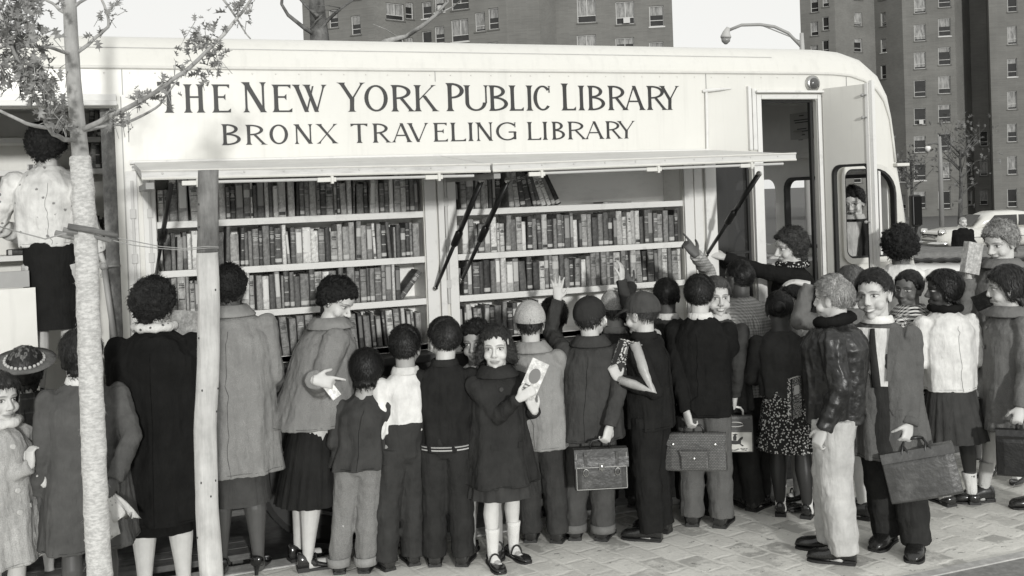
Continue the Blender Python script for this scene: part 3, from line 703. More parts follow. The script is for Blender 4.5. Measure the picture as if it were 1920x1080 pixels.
# rear entrance shelves
R = random.Random(9); k = 0
for yy, xs, txt in ((262, (170, 186, 199), 'upper'), (322, (150, 162, 174, 184, 194), 'middle'), (395, (176, 186, 196), 'lower')):
    for n_, xx in enumerate(xs):
        p = onY(xx, yy, Yr); w_ = R.uniform(.03, .045)
        zz = p.z+.017 if yy != 395 else onY(100, 480, Yr).z+.017
        add_book(p.x, Yr+.01, zz, w_, R.uniform(.2, .24), .15, R.choice([.05, .1, .25, .5]), R.choice([2, 3, 5]), R.choice([0, .05, .1]), f'{ordi(n_+1)} book on the {txt} shelf inside the rear entrance of the bookmobile')
p = onY(95, 318, Yr); o = add_book(p.x-.14, Yr+.02, p.z+.02, .035, .2, .15, .6, 5, 0, 'pale book lying flat on the shelf behind the woman in the rear entrance'); o.rotation_euler = (0, PI/2, 0)
p = onY(75, 470, Yr); o = add_book(p.x-.2, Yr+.02, onY(100, 480, Yr).z+.035, .035, .24, .15, .05, 3, 0, 'dark book lying flat on the lower shelf of the rear entrance'); o.rotation_euler = (0, PI/2, 0)
o = add_book(3.27, YB+.05, 1.953+.006, .012, .22, .16, .3, 5, 0, 'thin booklet lying flat on the empty end of the top shelf'); o.rotation_euler = (0, PI/2, 0)
# ================================================================== ground
def paving():
    b = NB('paving', .9, .15); co = b.co()
    br = b.N('TexBrick'); b.L(b.co((1, 1, 1)), br.inputs[0]); br.inputs['Scale'].default_value = 1
    mp = b.N('Mapping'); mp.inputs['Rotation'].default_value = (0, 0, math.radians(78)); b.L(co, mp.inputs[0])
    nn = b.N('TexNoise'); nn.inputs['Scale'].default_value = 9; nn.inputs['Detail'].default_value = 5; nn.inputs['Roughness'].default_value = .6; b.L(co, nn.inputs['Vector'])
    add = b.N('VectorMath', operation='MULTIPLY_ADD'); b.L(nn.outputs[1], add.inputs[0]); add.inputs[1].default_value = (.06, .06, 0); b.L(mp.outputs[0], add.inputs[2])
    b.L(add.outputs[0], br.inputs[0])
    br.inputs['Brick Width'].default_value = .23; br.inputs['Row Height'].default_value = .17; br.inputs['Mortar Size'].default_value = .018; br.inputs['Mortar Smooth'].default_value = .8
    br.inputs['Color1'].default_value = G(.80); br.inputs['Color2'].default_value = G(.32); br.inputs['Mortar'].default_value = G(.76); br.inputs['Bias'].default_value = -.30
    dust = b.ramp(b.noise(co, 3.4, 9, .72), [(.48, 0), (.56, 1)])
    c = b.mix(b.math('MULTIPLY', dust, .85), br.outputs[0], .88)
    spots = b.ramp(b.noise(b.co((9, 14, 9)), 1.3, 6, .7), [(.61, 0), (.66, 1)])
    c = b.mix(b.math('MULTIPLY', spots, .75), c, .12)
    fine = b.ramp(b.noise(co, 60, 4, .7), [(.3, .86), (.7, 1.0)])
    mu = b.N('Mix', data_type='RGBA', blend_type='MULTIPLY'); mu.inputs[0].default_value = 1; b.L(c, mu.inputs[6]); b.L(fine, mu.inputs[7])
    b.col(mu.outputs[2])
    hgt = b.math('ADD', b.math('MULTIPLY', br.outputs[1], -.3), b.math('MULTIPLY', b.noise(co, 35, 4), .5)); b.bump(hgt, .5, .012); return b.m
M_asph = worn(.20, .30, .95, (6, 6, 6), .4, .65); M_road = worn(.10, .16, .95, (3, 3, 3), .4, .65)
def sheet(name, x0, x1, y0, y1, z, mat, nx=1, ny=1, zf=None):
    m = MB(); v = []; 
    for j in range(ny+1):
        for i in range(nx+1):
            X = x0+(x1-x0)*i/nx; Y = y0+(y1-y0)*j/ny; v.append((X, Y, z+(zf(X, Y) if zf else 0)))
    m.add(v, [(j*(nx+1)+i, j*(nx+1)+i+1, (j+1)*(nx+1)+i+1, (j+1)*(nx+1)+i) for j in range(ny) for i in range(nx)])
    return tag(m.build(name, mat, recalc=False), kind='structure')
def slope(Y): return -.03*max(0, Y-9) if Y < 60 else -1.53
gm = MB(); ys = [-6, 6.19, 9, 60, 900]; 
vs = [(x, y, -.13+slope(y)) for y in ys for x in (-700, 900)]
gm.add(vs, [(2*i, 2*i+1, 2*i+3, 2*i+2) for i in range(4)]); tag(gm.build('ground', M_road, recalc=False), kind='structure')
sheet('pavement', -9, 16, 4.36, 6.02, 0, paving()); sheet('path', -9, 16, -5, 4.356, .004, M_asph)
def slab(name, lo, hi, mat, bev=.01): m = MB(); m.box(lo, hi); return tag(m.build(name, mat, bevel=bev), kind='structure')
slab('kerb', (-9, 6.024, -.2), (16, 6.17, .006), worn(.42, .6, .85, (5, 5, 5)))
slab('pavement_edge', (-9, 4.30, -.05), (16, 4.372, .010), worn(.40, .52, .85, (5, 5, 5)), .004)
# planks and steps at the rear entrance
st = empty('wooden_step', (-.6, 6.4, 0), 0, 'weathered dark wooden duckboard step at the rear entrance of the bus', 'step')
Mpl = wood(.05, .16, (3, 30, 30))
for i, (y, z) in enumerate(((6.25, .02), (6.37, .02), (6.49, .02), (6.44, .22), (6.53, .42))):
    m = MB(); m.box((-1.3, y-.052-6.4, z), (1.35, y+.052-6.4, z+.035)); o = m.build('plank', Mpl, st, bevel=.004)
m = MB()
for x in (-1.2, -.3, .5, 1.25): m.box((x, -.16, -.13), (x+.06, .12, .019))
m.build('bearer', Mpl, st)

# ================================================================== far buildings
def brickm(t):
    b = NB('brick', .9, .1); co = b.co(); br = b.N('TexBrick'); b.L(b.co((1, 1, 1), 'Generated'), br.inputs[0])
    uv = b.N('TexCoord'); sx = b.N('SeparateXYZ'); b.L(uv.outputs['Object'], sx.inputs[0]); cb = b.N('CombineXYZ'); b.L(b.math('ADD', sx.outputs[0], sx.outputs[1]), cb.inputs[0]); b.L(sx.outputs[2], cb.inputs[1]); b.L(cb.outputs[0], br.inputs[0])
    br.inputs['Scale'].default_value = 1.; br.inputs['Brick Width'].default_value = .26; br.inputs['Row Height'].default_value = .09; br.inputs['Mortar Size'].default_value = .012
    br.inputs['Color1'].default_value = G(t*.92); br.inputs['Color2'].default_value = G(t*1.08); br.inputs['Mortar'].default_value = G(t*1.08)
    n = b.ramp(b.noise(co, .35, 6, .65), [(.3, .82), (.7, 1.12)])
    mu = b.N('Mix', data_type='RGBA', blend_type='MULTIPLY'); mu.inputs[0].default_value = 1; b.L(br.outputs[0], mu.inputs[6]); b.L(n, mu.inputs[7]); b.col(mu.outputs[2]); return b.m
M_brick = brickm(.17); M_brick2 = brickm(.12)
M_wfr = paint(.5, .5, .1); M_pane = paint(.03, .12, .3, 2.); M_cur = worn(.16, .36, .8, (2, 2, .4), .4, .6)
def building(name, label, pts, wins, mat, zb, zt):
    """pts: (px, D) facet corners; wins: (px, py, w_m, h_m)"""
    P = []
    for px, D in pts:
        q = CAMP+ray(px, 300)*D; P.append(Vector((q.x, q.y, 0)))
    root = empty(name, (P[0].x, P[0].y, zb), 0, label, 'building')
    off = Vector((P[0].x, P[0].y, zb)); bk0 = P[0].normalized()*14; bk1 = P[-1].normalized()*14
    # walls with real openings per facet
    wi = [[] for _ in P]
    for w_ in wins:
        for i in range(len(P)-1):
            if pts[i][0] <= w_[0] < pts[i+1][0]: wi[i].append(w_)
    wallb = MB(); R = random.Random(len(wins))
    for i in range(len(P)-1):
        a, b = P[i], P[i+1]; L = (b-a).length; t = (b-a)/L; nrm = Vector((t.y, -t.x, 0))
        if nrm.dot(Vector((a.x, a.y, 0))) > 0: nrm = -nrm
        M = Matrix(((t.x, 0, nrm.x, a.x-off.x), (t.y, 0, nrm.y, a.y-off.y), (0, 1, 0, -zb), (0, 0, 0, 1)))
        loops = [[(0, zb), (L, zb), (L, zt), (0, zt)]]
        for (px, py, ww, hh) in wi[i]:
            r = ray(px, py); # intersect vertical plane
            tt = (a-CAMP).dot(nrm)/r.dot(nrm); q = CAMP+r*tt; u = (Vector((q.x, q.y, 0))-a).dot(t); z = q.z
            if u-ww/2 < .15 or u+ww/2 > L-.15 or z+hh/2 > zt-.2 or z-hh/2 < zb+.3: continue
            loops.append([(u-ww/2, z-hh/2), (u+ww/2, z-hh/2), (u+ww/2, z+hh/2), (u-ww/2, z+hh/2)])
            Mw = M @ Matrix.Translation((u, z, -.16)); wm = MB(); f = .055
            def bx(x0, y0, x1, y1, z0, z1, mi): wm.box((x0, y0, z0), (x1, y1, z1), mi, Mw)
            bx(-ww/2, -hh/2, -ww/2+f, hh/2, -.02, .05, 0); bx(ww/2-f, -hh/2, ww/2, hh/2, -.02, .05, 0); bx(-ww/2+f, hh/2-f, ww/2-f, hh/2, -.02, .05, 0); bx(-ww/2+f, -hh/2, ww/2-f, -hh/2+f, -.02, .05, 0)
            bx(-ww/2+f, -hh*.22, ww/2-f, -hh*.22+.045, -.02, .04, 0)
            if ww > 1.2: bx(-.025, -hh*.22+.045, .025, hh/2-f, -.02, .04, 0)
            bx(-ww/2+f, -hh/2+f, ww/2-f, hh/2-f, -.06, -.03, 1)
            k = R.random(); sh = R.choice([.25, .45, .7, .9, 0]); 
            if sh: bx(-ww/2+f+.02, hh/2-f-sh*(hh-2*f), ww/2-f-.02, hh/2-f, -.028, -.022, 2)
            bx(-ww/2-.08, -hh/2-.10, ww/2+.08, -hh/2-.005, .13, .23, 0 if k < .2 else 3)
            if R.random() < .12: bx(-ww*.1, -hh/2+f, ww*.25, -hh/2+f+.4, .02, .35, 0)
            wo = wm.build('window', [M_wfr, M_pane, M_cur, M_brick2], root, recalc=True)
        plate(loops, .3, M @ Matrix.Translation((0, 0, -.15)), wallb)
    # sides, back and roof
    a, b = P[0]-off, P[-1]-off
    for q, bk in ((a, bk0), (b, bk1)):
        q2 = q+bk; wallb.add([(q.x, q.y, 0), (q2.x, q2.y, 0), (q2.x, q2.y, zt-zb), (q.x, q.y, zt-zb)], [(0, 1, 2, 3)])
    a2, b2 = a+bk0, b+bk1; wallb.add([(a2.x, a2.y, 0), (b2.x, b2.y, 0), (b2.x, b2.y, zt-zb), (a2.x, a2.y, zt-zb)], [(0, 1, 2, 3)])
    wo = wallb.build('wall', mat, root, recalc=False)
    rf = MB(); ring = [(p.x-off.x, p.y-off.y, zt-zb) for p in P]+[(b2.x, b2.y, zt-zb), (a2.x, a2.y, zt-zb)]; rf.add(ring, [tuple(range(len(ring)))]); rf.build('roof', M_brick2, root)
D1 = 75
w1 = []
for px, y0, sp, ww, hh in ((625, 35, 66, .8, 1.3), (667, 47, 66, .8, 1.35), (690, 36, 66, .85, 1.35), (741, 22, 66, 1.6, 1.2), (768, 20, 66, .7, 1.2), (800, 19, 55, .8, 1.2), (824, 65, -58, .8, 1.2), (862, 57, 60, 1.4, 1.6), (900, 41, 64, .8, 1.35), (925, 35, 64, .8, 1.5), (1001, 22, 68, 1.15, 1.5), (1100, 20, 68, 1.35, 1.7), (1172, 24, 68, 1.3, 1.6), (1231, 30, 68, 1.0, 1.45)):
    for k in range(-9, 4): w1.append((px, y0+sp*k if k else y0, ww, hh))
building('apartment_block', 'brick apartment block rising behind the roof of the bus', [(578, 78), (711, 75.5), (790, 78), (959, 75), (1021, 74.5), (1052, 76), (1270, 75)], w1, M_brick, -2, 30)
w2 = []
for px, y0, sp, ww, hh, n in ((1527, 10, 44, .8, 1.4, 8), (1548, 0, 44, .65, 1.35, 8), (1609, 36, 49, 1.1, 1.35, 8), (1656, 36, 49.5, .7, 1.4, 8), (1692, 25, 50.4, .75, 1.45, 8), (1725, 9, 52.3, 1.1, 1.65, 8), (1771, 51, 54, 1.15, 1.75, 7), (1820, 42, 54.6, 1.0, 1.5, 7), (1844, 40, 55, .75, 1.5, 7), (1898, 66, 61, .85, 1.75, 6), (1955, 66, 62, .9, 1.7, 6)):
    for k in range(-2, n): w2.append((px, y0+sp*k, ww, hh))
building('brick_tower', 'tall dark brick housing tower at the right beyond the parked cars', [(1509, 109), (1574, 107), (1648, 109.5), (1700, 106.5), (1798, 105.5), (1826, 108), (1857, 107), (1862, 103), (2010, 101)], w2, M_brick, -3, 34)

# ================================================================== trees
M_bark = wood(.22, .48, (8, 8, 2)); M_bark2 = wood(.05, .13, (8, 8, 2)); M_burl = worn(.40, .62, .95, (12, 12, 30), .4, .6)
def leafm(t):
    b = NB('leaf', .6, .3); b.col(b.ramp(b.noise(b.co(), 25, 3), [(.3, t*.6), (.7, t*1.5)])); b.b.inputs['Transmission Weight'].default_value = 0; return b.m
M_leaf = leafm(.21); M_leaf2 = leafm(.14)
def oak_leaf(R, s):
    side = [(0, 0), (.06, .12), (.30, .18), (.10, .30), (.42, .50), (.11, .52), (.30, .80), (.05, .75), (0, 1.05)]
    o = [(x*s, y*s, (abs(x)*.55-.2*y*y)*s) for x, y in side]+[(-x*s, y*s, (abs(x)*.55-.2*y*y)*s) for x, y in side[-2:0:-1]]
    mid = [(0, y*s, -.2*y*y*s) for y in (.3, .55, .8)]
    return o
def put_leaf(m, p, R, s):
    o = np.array(oak_leaf(R, s)); q = Matrix.Rotation(R.uniform(0, 6.28), 3, 'Z') @ Matrix.Rotation(R.uniform(-1.6, 1.6), 3, 'X') @ Matrix.Rotation(R.uniform(-1, 1), 3, 'Y')
    v = o@np.array(q).T+np.array(p); n = len(v)
    m.add(v, [(0, 1, n-1), (1, 3, n-3, n-1), (1, 2, 3), (n-1, n-3, n-2), (3, 5, n-5, n-3), (3, 4, 5), (n-3, n-5, n-4), (5, 7, n-7, n-5), (5, 6, 7), (n-5, n-7, n-6), (7, 8, n-7)])
def px_branch(pts, D0): return [np.array(atD(x, y, d if d else D0)) for x, y, d in pts]
TD = 4.65
tr = empty('street_tree', atD(196, 1130, TD).xyz*Vector((1, 1, 0)) if False else (atD(200, 1290, TD).x, atD(200, 1290, TD).y, 0), 0, 'young street tree with bare lower trunk and oak leaves in front of the bus', 'tree')
tb = tr.location.copy()
def tchild(m, name, mat, **k):
    o = m.build(name, mat, tr, **k); o.location = -tb; return o
trunk_px = [(118, -260, TD), (128, -60, TD), (133, 60, TD), (138, 150, TD), (145, 230, TD), (152, 300, TD), (160, 420, TD), (164, 560, TD), (170, 700, TD), (176, 850, TD), (182, 1000, TD), (190, 1150, TD), (200, 1290, TD)]
tp = px_branch(trunk_px, TD); m = MB()
m.tube(tp, [.018, .026, .029, .031, .033, .036, .039, .040, .042, .043, .045, .05, .06], 16)
def limb(pts, r0, r1, n=8):
    P = px_branch(pts, TD); k = len(P); Q = []; r = []
    for i in range(k-1):
        for j in range(3): Q.append(P[i]+(P[i+1]-P[i])*j/3+np.array([mnoise.noise((i+j*.3, r0*99, 1))*.006, 0, mnoise.noise((i+j*.3, 5, r0*99))*.006])); r.append(r0+(r1-r0)*(i+j/3)/(k-1))
    Q.append(P[-1]); r.append(r1); m.tube(Q, r, n); return Q
BR = []
BR.append(limb([(150, 243, TD), (185, 230, TD-.05), (215, 213, TD-.1), (262, 190, TD-.15), (310, 160, TD-.2), (345, 135, TD-.2), (385, 100, TD-.2), (420, 65, TD-.2), (455, 22, TD-.15), (485, -20, TD-.1)], .013, .006))
BR.append(limb([(152, 246, TD), (190, 238, TD+.1), (230, 233, TD+.15), (270, 215, TD+.2), (300, 196, TD+.2), (322, 165, TD+.2), (335, 145, TD+.2)], .009, .003))
BR.append(limb([(148, 250, TD), (125, 238, TD+.1), (95, 240, TD+.2), (50, 232, TD+.3), (0, 208, TD+.4), (-60, 190, TD+.5)], .011, .007))
BR.append(limb([(150, 262, TD), (120, 262, TD-.1), (100, 252, TD-.15), (82, 220, TD-.2), (65, 180, TD-.3), (42, 130, TD-.35), (20, 80, TD-.4), (0, 30, TD-.4), (-20, -20, TD-.4)], .011, .006))
BR.append(limb([(135, 102, TD), (110, 94, TD-.1), (85, 88, TD-.2), (40, 85, TD-.3), (-10, 88, TD-.4)], .009, .004))
BR.append(limb([(146, 98, TD), (165, 84, TD+.05), (185, 66, TD+.1), (203, 50, TD+.1), (202, 30, TD+.1), (192, 2, TD+.1), (188, -20, TD+.1)], .009, .005))
BR.append(limb([(130, 28, TD), (112, 18, TD), (98, 6, TD), (75, -8, TD)], .008, .005))
BR.append(limb([(138, 14, TD), (150, 4, TD), (175, -8, TD)], .009, .006))
BR.append(limb([(405, -20, TD), (430, 12, TD), (450, 45, TD), (470, 73, TD)], .006, .003))
R = random.Random(21)
lf = MB()
def spray(px, py, dep, n, sx, sy, s=.05):
    for _ in range(n):
        x = R.gauss(px, sx); y = R.gauss(py, sy); p = atD(x, y, dep+R.uniform(-.15, .15)); put_leaf(lf, p, R, s*R.uniform(.7, 1.35))
        if R.random() < .5: m.tube([p, p+Vector((R.uniform(-.05, .05), R.uniform(-.04, .04), R.uniform(-.07, .02)))], [.0018, .0012], 4)
for px, py, n, sx, sy in ((385, 62, 26, 16, 14), (405, 100, 20, 12, 14), (360, 75, 14, 10, 12), (400, 112, 10, 8, 10), (430, 28, 14, 14, 12), (455, 10, 8, 8, 10), (365, 130, 10, 12, 10), (385, 145, 7, 12, 8), (300, 178, 14, 18, 8), (270, 182, 6, 10, 6), (310, 152, 4, 5, 8), (215, 218, 10, 10, 12), (240, 228, 8, 8, 6), (255, 185, 6, 10, 4), (225, 205, 5, 5, 5), (330, 115, 5, 6, 8), (178, 66, 6, 7, 5), (220, 12, 8, 12, 8), (215, 30, 4, 6, 6), (190, 25, 4, 5, 5), (117, 3, 5, 5, 4)): spray(px, py, TD-.15, n, sx, sy, .042)
for px, py, n, sx, sy in ((20, 20, 60, 26, 18), (55, 60, 60, 22, 22), (15, 90, 60, 22, 25), (70, 120, 60, 22, 20), (45, 145, 45, 20, 16), (90, 165, 40, 14, 16), (80, 195, 20, 14, 12), (110, 205, 28, 10, 14), (10, 50, 40, 20, 30), (5, 130, 20, 10, 20), (122, 235, 10, 5, 8), (50, 10, 25, 20, 10)): spray(px, py, TD-.3, n, sx, sy, .05)
tchild(m, 'trunk', M_bark, smooth=True); tchild(lf, 'crown', M_leaf, recalc=False)
# burlap wrapping, spiral layers with frayed edges
bu = MB(); Pw = px_branch([(151, 292, TD), (156, 360, TD), (161, 450, TD), (165, 560, TD), (170, 700, TD), (176, 850, TD), (183, 1010, TD), (191, 1150, TD), (199, 1270, TD)], TD)
rings = []; N_ = 150
for i in range(N_):
    f = i/(N_-1)*(len(Pw)-1); k = min(int(f), len(Pw)-2); p = Pw[k]+(Pw[k+1]-Pw[k])*(f-k); rr_ = []
    for j in range(28):
        a = 2*PI*j/28; ph = (i/9.3+a/(2*PI)+.2*mnoise.noise((i*.08, 3, 1))) % 1
        rr = .0445+.010*i/N_+.0035*ph**3+.004*mnoise.noise((math.cos(a)*1.2, math.sin(a)*1.2, i*.10))+.0022*mnoise.noise((math.cos(a)*5, math.sin(a)*5, i*.7))
        if i in (0, N_-1): rr *= .85
        rr_.append(p+np.array([math.cos(a)*rr, math.sin(a)*rr, 0]))
    rings.append(rr_)
bu.loft(rings[::-1])
for _ in range(420):
    i = R.randrange(2, N_-2); j = R.randrange(28); p = rings[i][j]; c = np.mean(rings[i], axis=0); n_ = (p-c)/np.linalg.norm(p-c); tz = np.cross(n_, [0, 0, 1])
    q = p+n_*R.uniform(.004, .018)+np.array([0, 0, R.uniform(-.03, .004)])+tz*R.uniform(-.008, .008); wv = tz*.0014
    bu.add([p-wv, p+wv, q], [(0, 1, 2)])
tchild(bu, 'burlap_wrap', M_burl, smooth=True, recalc=False)
# wooden brace sticks lashed to the trunk, stake and wire
SD = 4.95
br_ = empty('tree_brace', tuple(atD(170, 440, TD-.07)), 0, 'two short wooden sticks lashed across the wrapped tree trunk', 'brace'); bl = br_.location.copy()
for a, b, r, mt in (((127, 424, TD-.09), (220, 443, TD-.02), .013, wood(.09, .2, (4, 30, 30))), ((118, 430, TD-.06), (208, 452, TD+.02), .011, wood(.16, .3, (4, 30, 30))), ((104, 437, TD+.06), (170, 455, TD+.07), .014, wood(.2, .32, (4, 30, 30)))):
    s = MB(); p, q = atD(*a), atD(*b); s.tube([p, p.lerp(q, .5)+Vector((0, 0, .004)), q], [r, r*1.05, r*.9], 10); o = s.build('stick', mt, br_, smooth=True); o.location = -bl
sk_ = MB(); Ps = px_branch([(391, 319, SD), (390, 420, SD), (389, 480, SD), (392, 560, SD), (390, 680, SD), (385, 800, SD), (388, 950, SD), (397, 1090, SD), (400, 1200, SD)], SD)
rings = []; NS = 90
for i in range(NS):
    f = i/(NS-1)*(len(Ps)-1); k = min(int(f), len(Ps)-2); p = Ps[k]+(Ps[k+1]-Ps[k])*(f-k)
    rings.append([p+np.array([math.cos(a), math.sin(a), 0])*(.047+.008*i/NS+.0035*mnoise.noise((math.cos(a)*1.2, math.sin(a)*1.2, i*.10))+.0012*mnoise.noise((math.cos(a)*6, math.sin(a)*6, i*.5))) for a in np.linspace(0, 2*PI, 24, endpoint=False)])
sk_.loft(rings[:22][::-1], mi=0); sk_.loft(rings[21:][::-1], mi=1)
for _ in range(26):
    i = R.randrange(4, NS-2); j = R.randrange(24); p = rings[i][j]; sk_.ell(p, (.004, .004, .006), nu=6, nv=4, mi=2)
so_ = sk_.build('wooden_stake', [wood(.10, .26, (14, 14, 2.5)), wood(.40, .66, (14, 14, 1.5)), paint(.05, .8)], None, smooth=True); tag(so_, 'tall peeled wooden stake standing in front of the book bay', 'stake')
wi_ = MB()
for k in (0, 1):
    P = [atD(213, 445+6*k, TD-.0), atD(250, 452+8*k, TD+.05), atD(300, 462+4*k, TD+.2), atD(345, 466+3*k, SD-.12), atD(368, 464+3*k, SD-.075), atD(390, 462+3*k, SD-.06), atD(410, 463+2*k, SD-.04)]
    wi_.tube(P, [.0022]*len(P), 5)
wi_.tube([atD(0, 425, TD+.1), atD(40, 436, TD), atD(85, 448, TD-.05), atD(125, 437, TD-.08)], [.003]*4, 5)
for i in range(26): pass
tag(wi_.build('guy_wire', paint(.32, .5), None, smooth=True), 'thin twisted wire tying the wrapped tree to the stake', 'wire')
# trees beyond
def bare_tree(name, label, base, D, limbs, leaves, grp=None, mat=M_bark2):
    root = empty(name, (atD(base[0], base[1], D).x, atD(base[0], base[1], D).y, atD(base[0], base[1], D).z), 0, label, 'tree', grp); b0 = root.location.copy(); m = MB(); l = MB()
    for pts, r0, r1 in limbs:
        P = [np.array(atD(x, y, D+.2*math.sin(x))) for x, y in pts]; Q = []; rr = []
        for i in range(len(P)-1):
            for j in range(3): Q.append(P[i]+(P[i+1]-P[i])*j/3); rr.append(r0+(r1-r0)*(i+j/3)/(len(P)-1))
        Q.append(P[-1]); rr.append(r1); m.tube(Q, rr, 6)
        for _ in range(leaves[0]):
            k = R.randrange(1, len(Q)); q0 = Vector(Q[k]); q1 = q0+Vector((R.uniform(-1, 1), R.uniform(-.6, .6), R.uniform(-.2, 1)))*leaves[1]; m.tube([q0, q0.lerp(q1, .5)+Vector((0, 0, .05*leaves[1])), q1], [r1*.5, r1*.4, r1*.2], 4)
            for _ in range(leaves[2]):
                p = q0.lerp(q1, R.uniform(.3, 1.1))+Vector((R.gauss(0, 1), R.gauss(0, 1), R.gauss(0, 1)))*leaves[1]*.22; put_leaf(l, p, R, leaves[3]*R.uniform(.6, 1.3))
    o = m.build('trunk', mat, root, smooth=True); o.location = -b0
    if l.n: o = l.build('crown', M_leaf2, root, recalc=False); o.location = -b0
bare_tree('bare_tree', 'leafless tree trunk behind the bus roof against the brick apartment block', (600, 400), 16, [([(602, 400), (600, 80), (598, 50), (594, 10), (590, -40), (588, -120)], .16, .10), ([(598, 70), (570, 52), (540, 28), (528, 8), (530, -15)], .035, .02), ([(597, 62), (612, 40), (640, 15), (668, -4)], .035, .015), ([(596, 30), (575, 12), (555, -10)], .03, .015)], (2, .5, 0, .1), mat=wood(.06, .2, (6, 6, 2)))
bare_tree('bare_tree', 'thin bare branches arching over the middle of the bus roof', (690, 400), 13, [([(700, 300), (705, 90), (722, 78), (762, 68), (790, 50), (815, 30), (835, 8), (850, -20)], .04, .015), ([(800, 42), (830, 22), (850, 12), (870, -4)], .012, .006), ([(822, 22), (840, 4), (836, -18)], .012, .006)], (1, .4, 0, .1), mat=wood(.2, .4, (6, 6, 2)))
def limbs_for(x, yb, yt, sp, r):
    L = [([(x, yb), (x+2, (yb+yt)/2), (x, yt)], r, r*.4)]
    for _ in range(9):
        y = R.uniform(yt+5, yb-(yb-yt)*.35); s = R.choice([-1, 1]); L.append(([(x, y), (x+s*sp*.5, y-sp*.5), (x+s*sp*R.uniform(.7, 1.1), y-sp*R.uniform(.6, 1.1))], r*.4, r*.15))
    return L
bare_tree('small_tree', 'thin young tree with sparse leaves left of the lamp post by the tower', (1708, 435), 55, limbs_for(1708, 435, 300, 28, .12), (4, 1.3, 4, .26), 'sparse trees in front of the brick tower')
bare_tree('small_tree', 'sparse young tree right of the lamp post by the tower', (1800, 420), 52, limbs_for(1800, 420, 280, 34, .12), (4, 1.5, 4, .26), 'sparse trees in front of the brick tower')
# street lamps
def lamp(name, label, parts):
    root = empty(name, tuple(parts[0][1][0]), 0, label, 'street lamp'); b0 = root.location.copy()
    for nm, pts, rad, mt in parts:
        m = MB(); m.tube([Vector(p) for p in pts], rad, 10); o = m.build(nm, mt, root, smooth=True); o.location = -b0
D = 34; A = lambda x, y: atD(x, y, D)
lamp('street_lamp', 'long curved arm street lamp reaching over the bus roof from the right', [('pole', [A(1518, 440), A(1504, 92), A(1503, 62)], [.11, .08, .06], paint(.4, .5)), ('arm', [A(1503, 88), A(1478, 62), A(1452, 50), A(1425, 46), A(1390, 47), A(1368, 56)], [.05]*6, paint(.3, .5)), ('brace_arm', [A(1502, 78), A(1480, 68), A(1455, 58), A(1430, 48)], [.02]*4, paint(.3, .5)), ('lamp_head', [A(1366, 52), A(1362, 60), A(1361, 68), A(1361, 71)], [.07, .11, .17, .17], paint(.45, .5)), ('lamp_globe', [A(1361, 72), A(1361, 78), A(1361, 83)], [.15, .13, .04], paint(.25, .2))])
D2 = 50; A = lambda x, y: atD(x, y, D2)
lamp('street_lamp', 'small street lamp with a white globe in front of the brick tower', [('pole', [A(1766, 425), A(1763, 300), A(1761, 256)], [.12, .10, .08], paint(.25, .5)), ('arm', [A(1761, 270), A(1750, 268), A(1740, 272)], [.05]*3, paint(.12, .5)), ('lamp_globe', [A(1740, 274), A(1740, 278), A(1740, 284)], [.10, .14, .05], paint(.8, .3))])

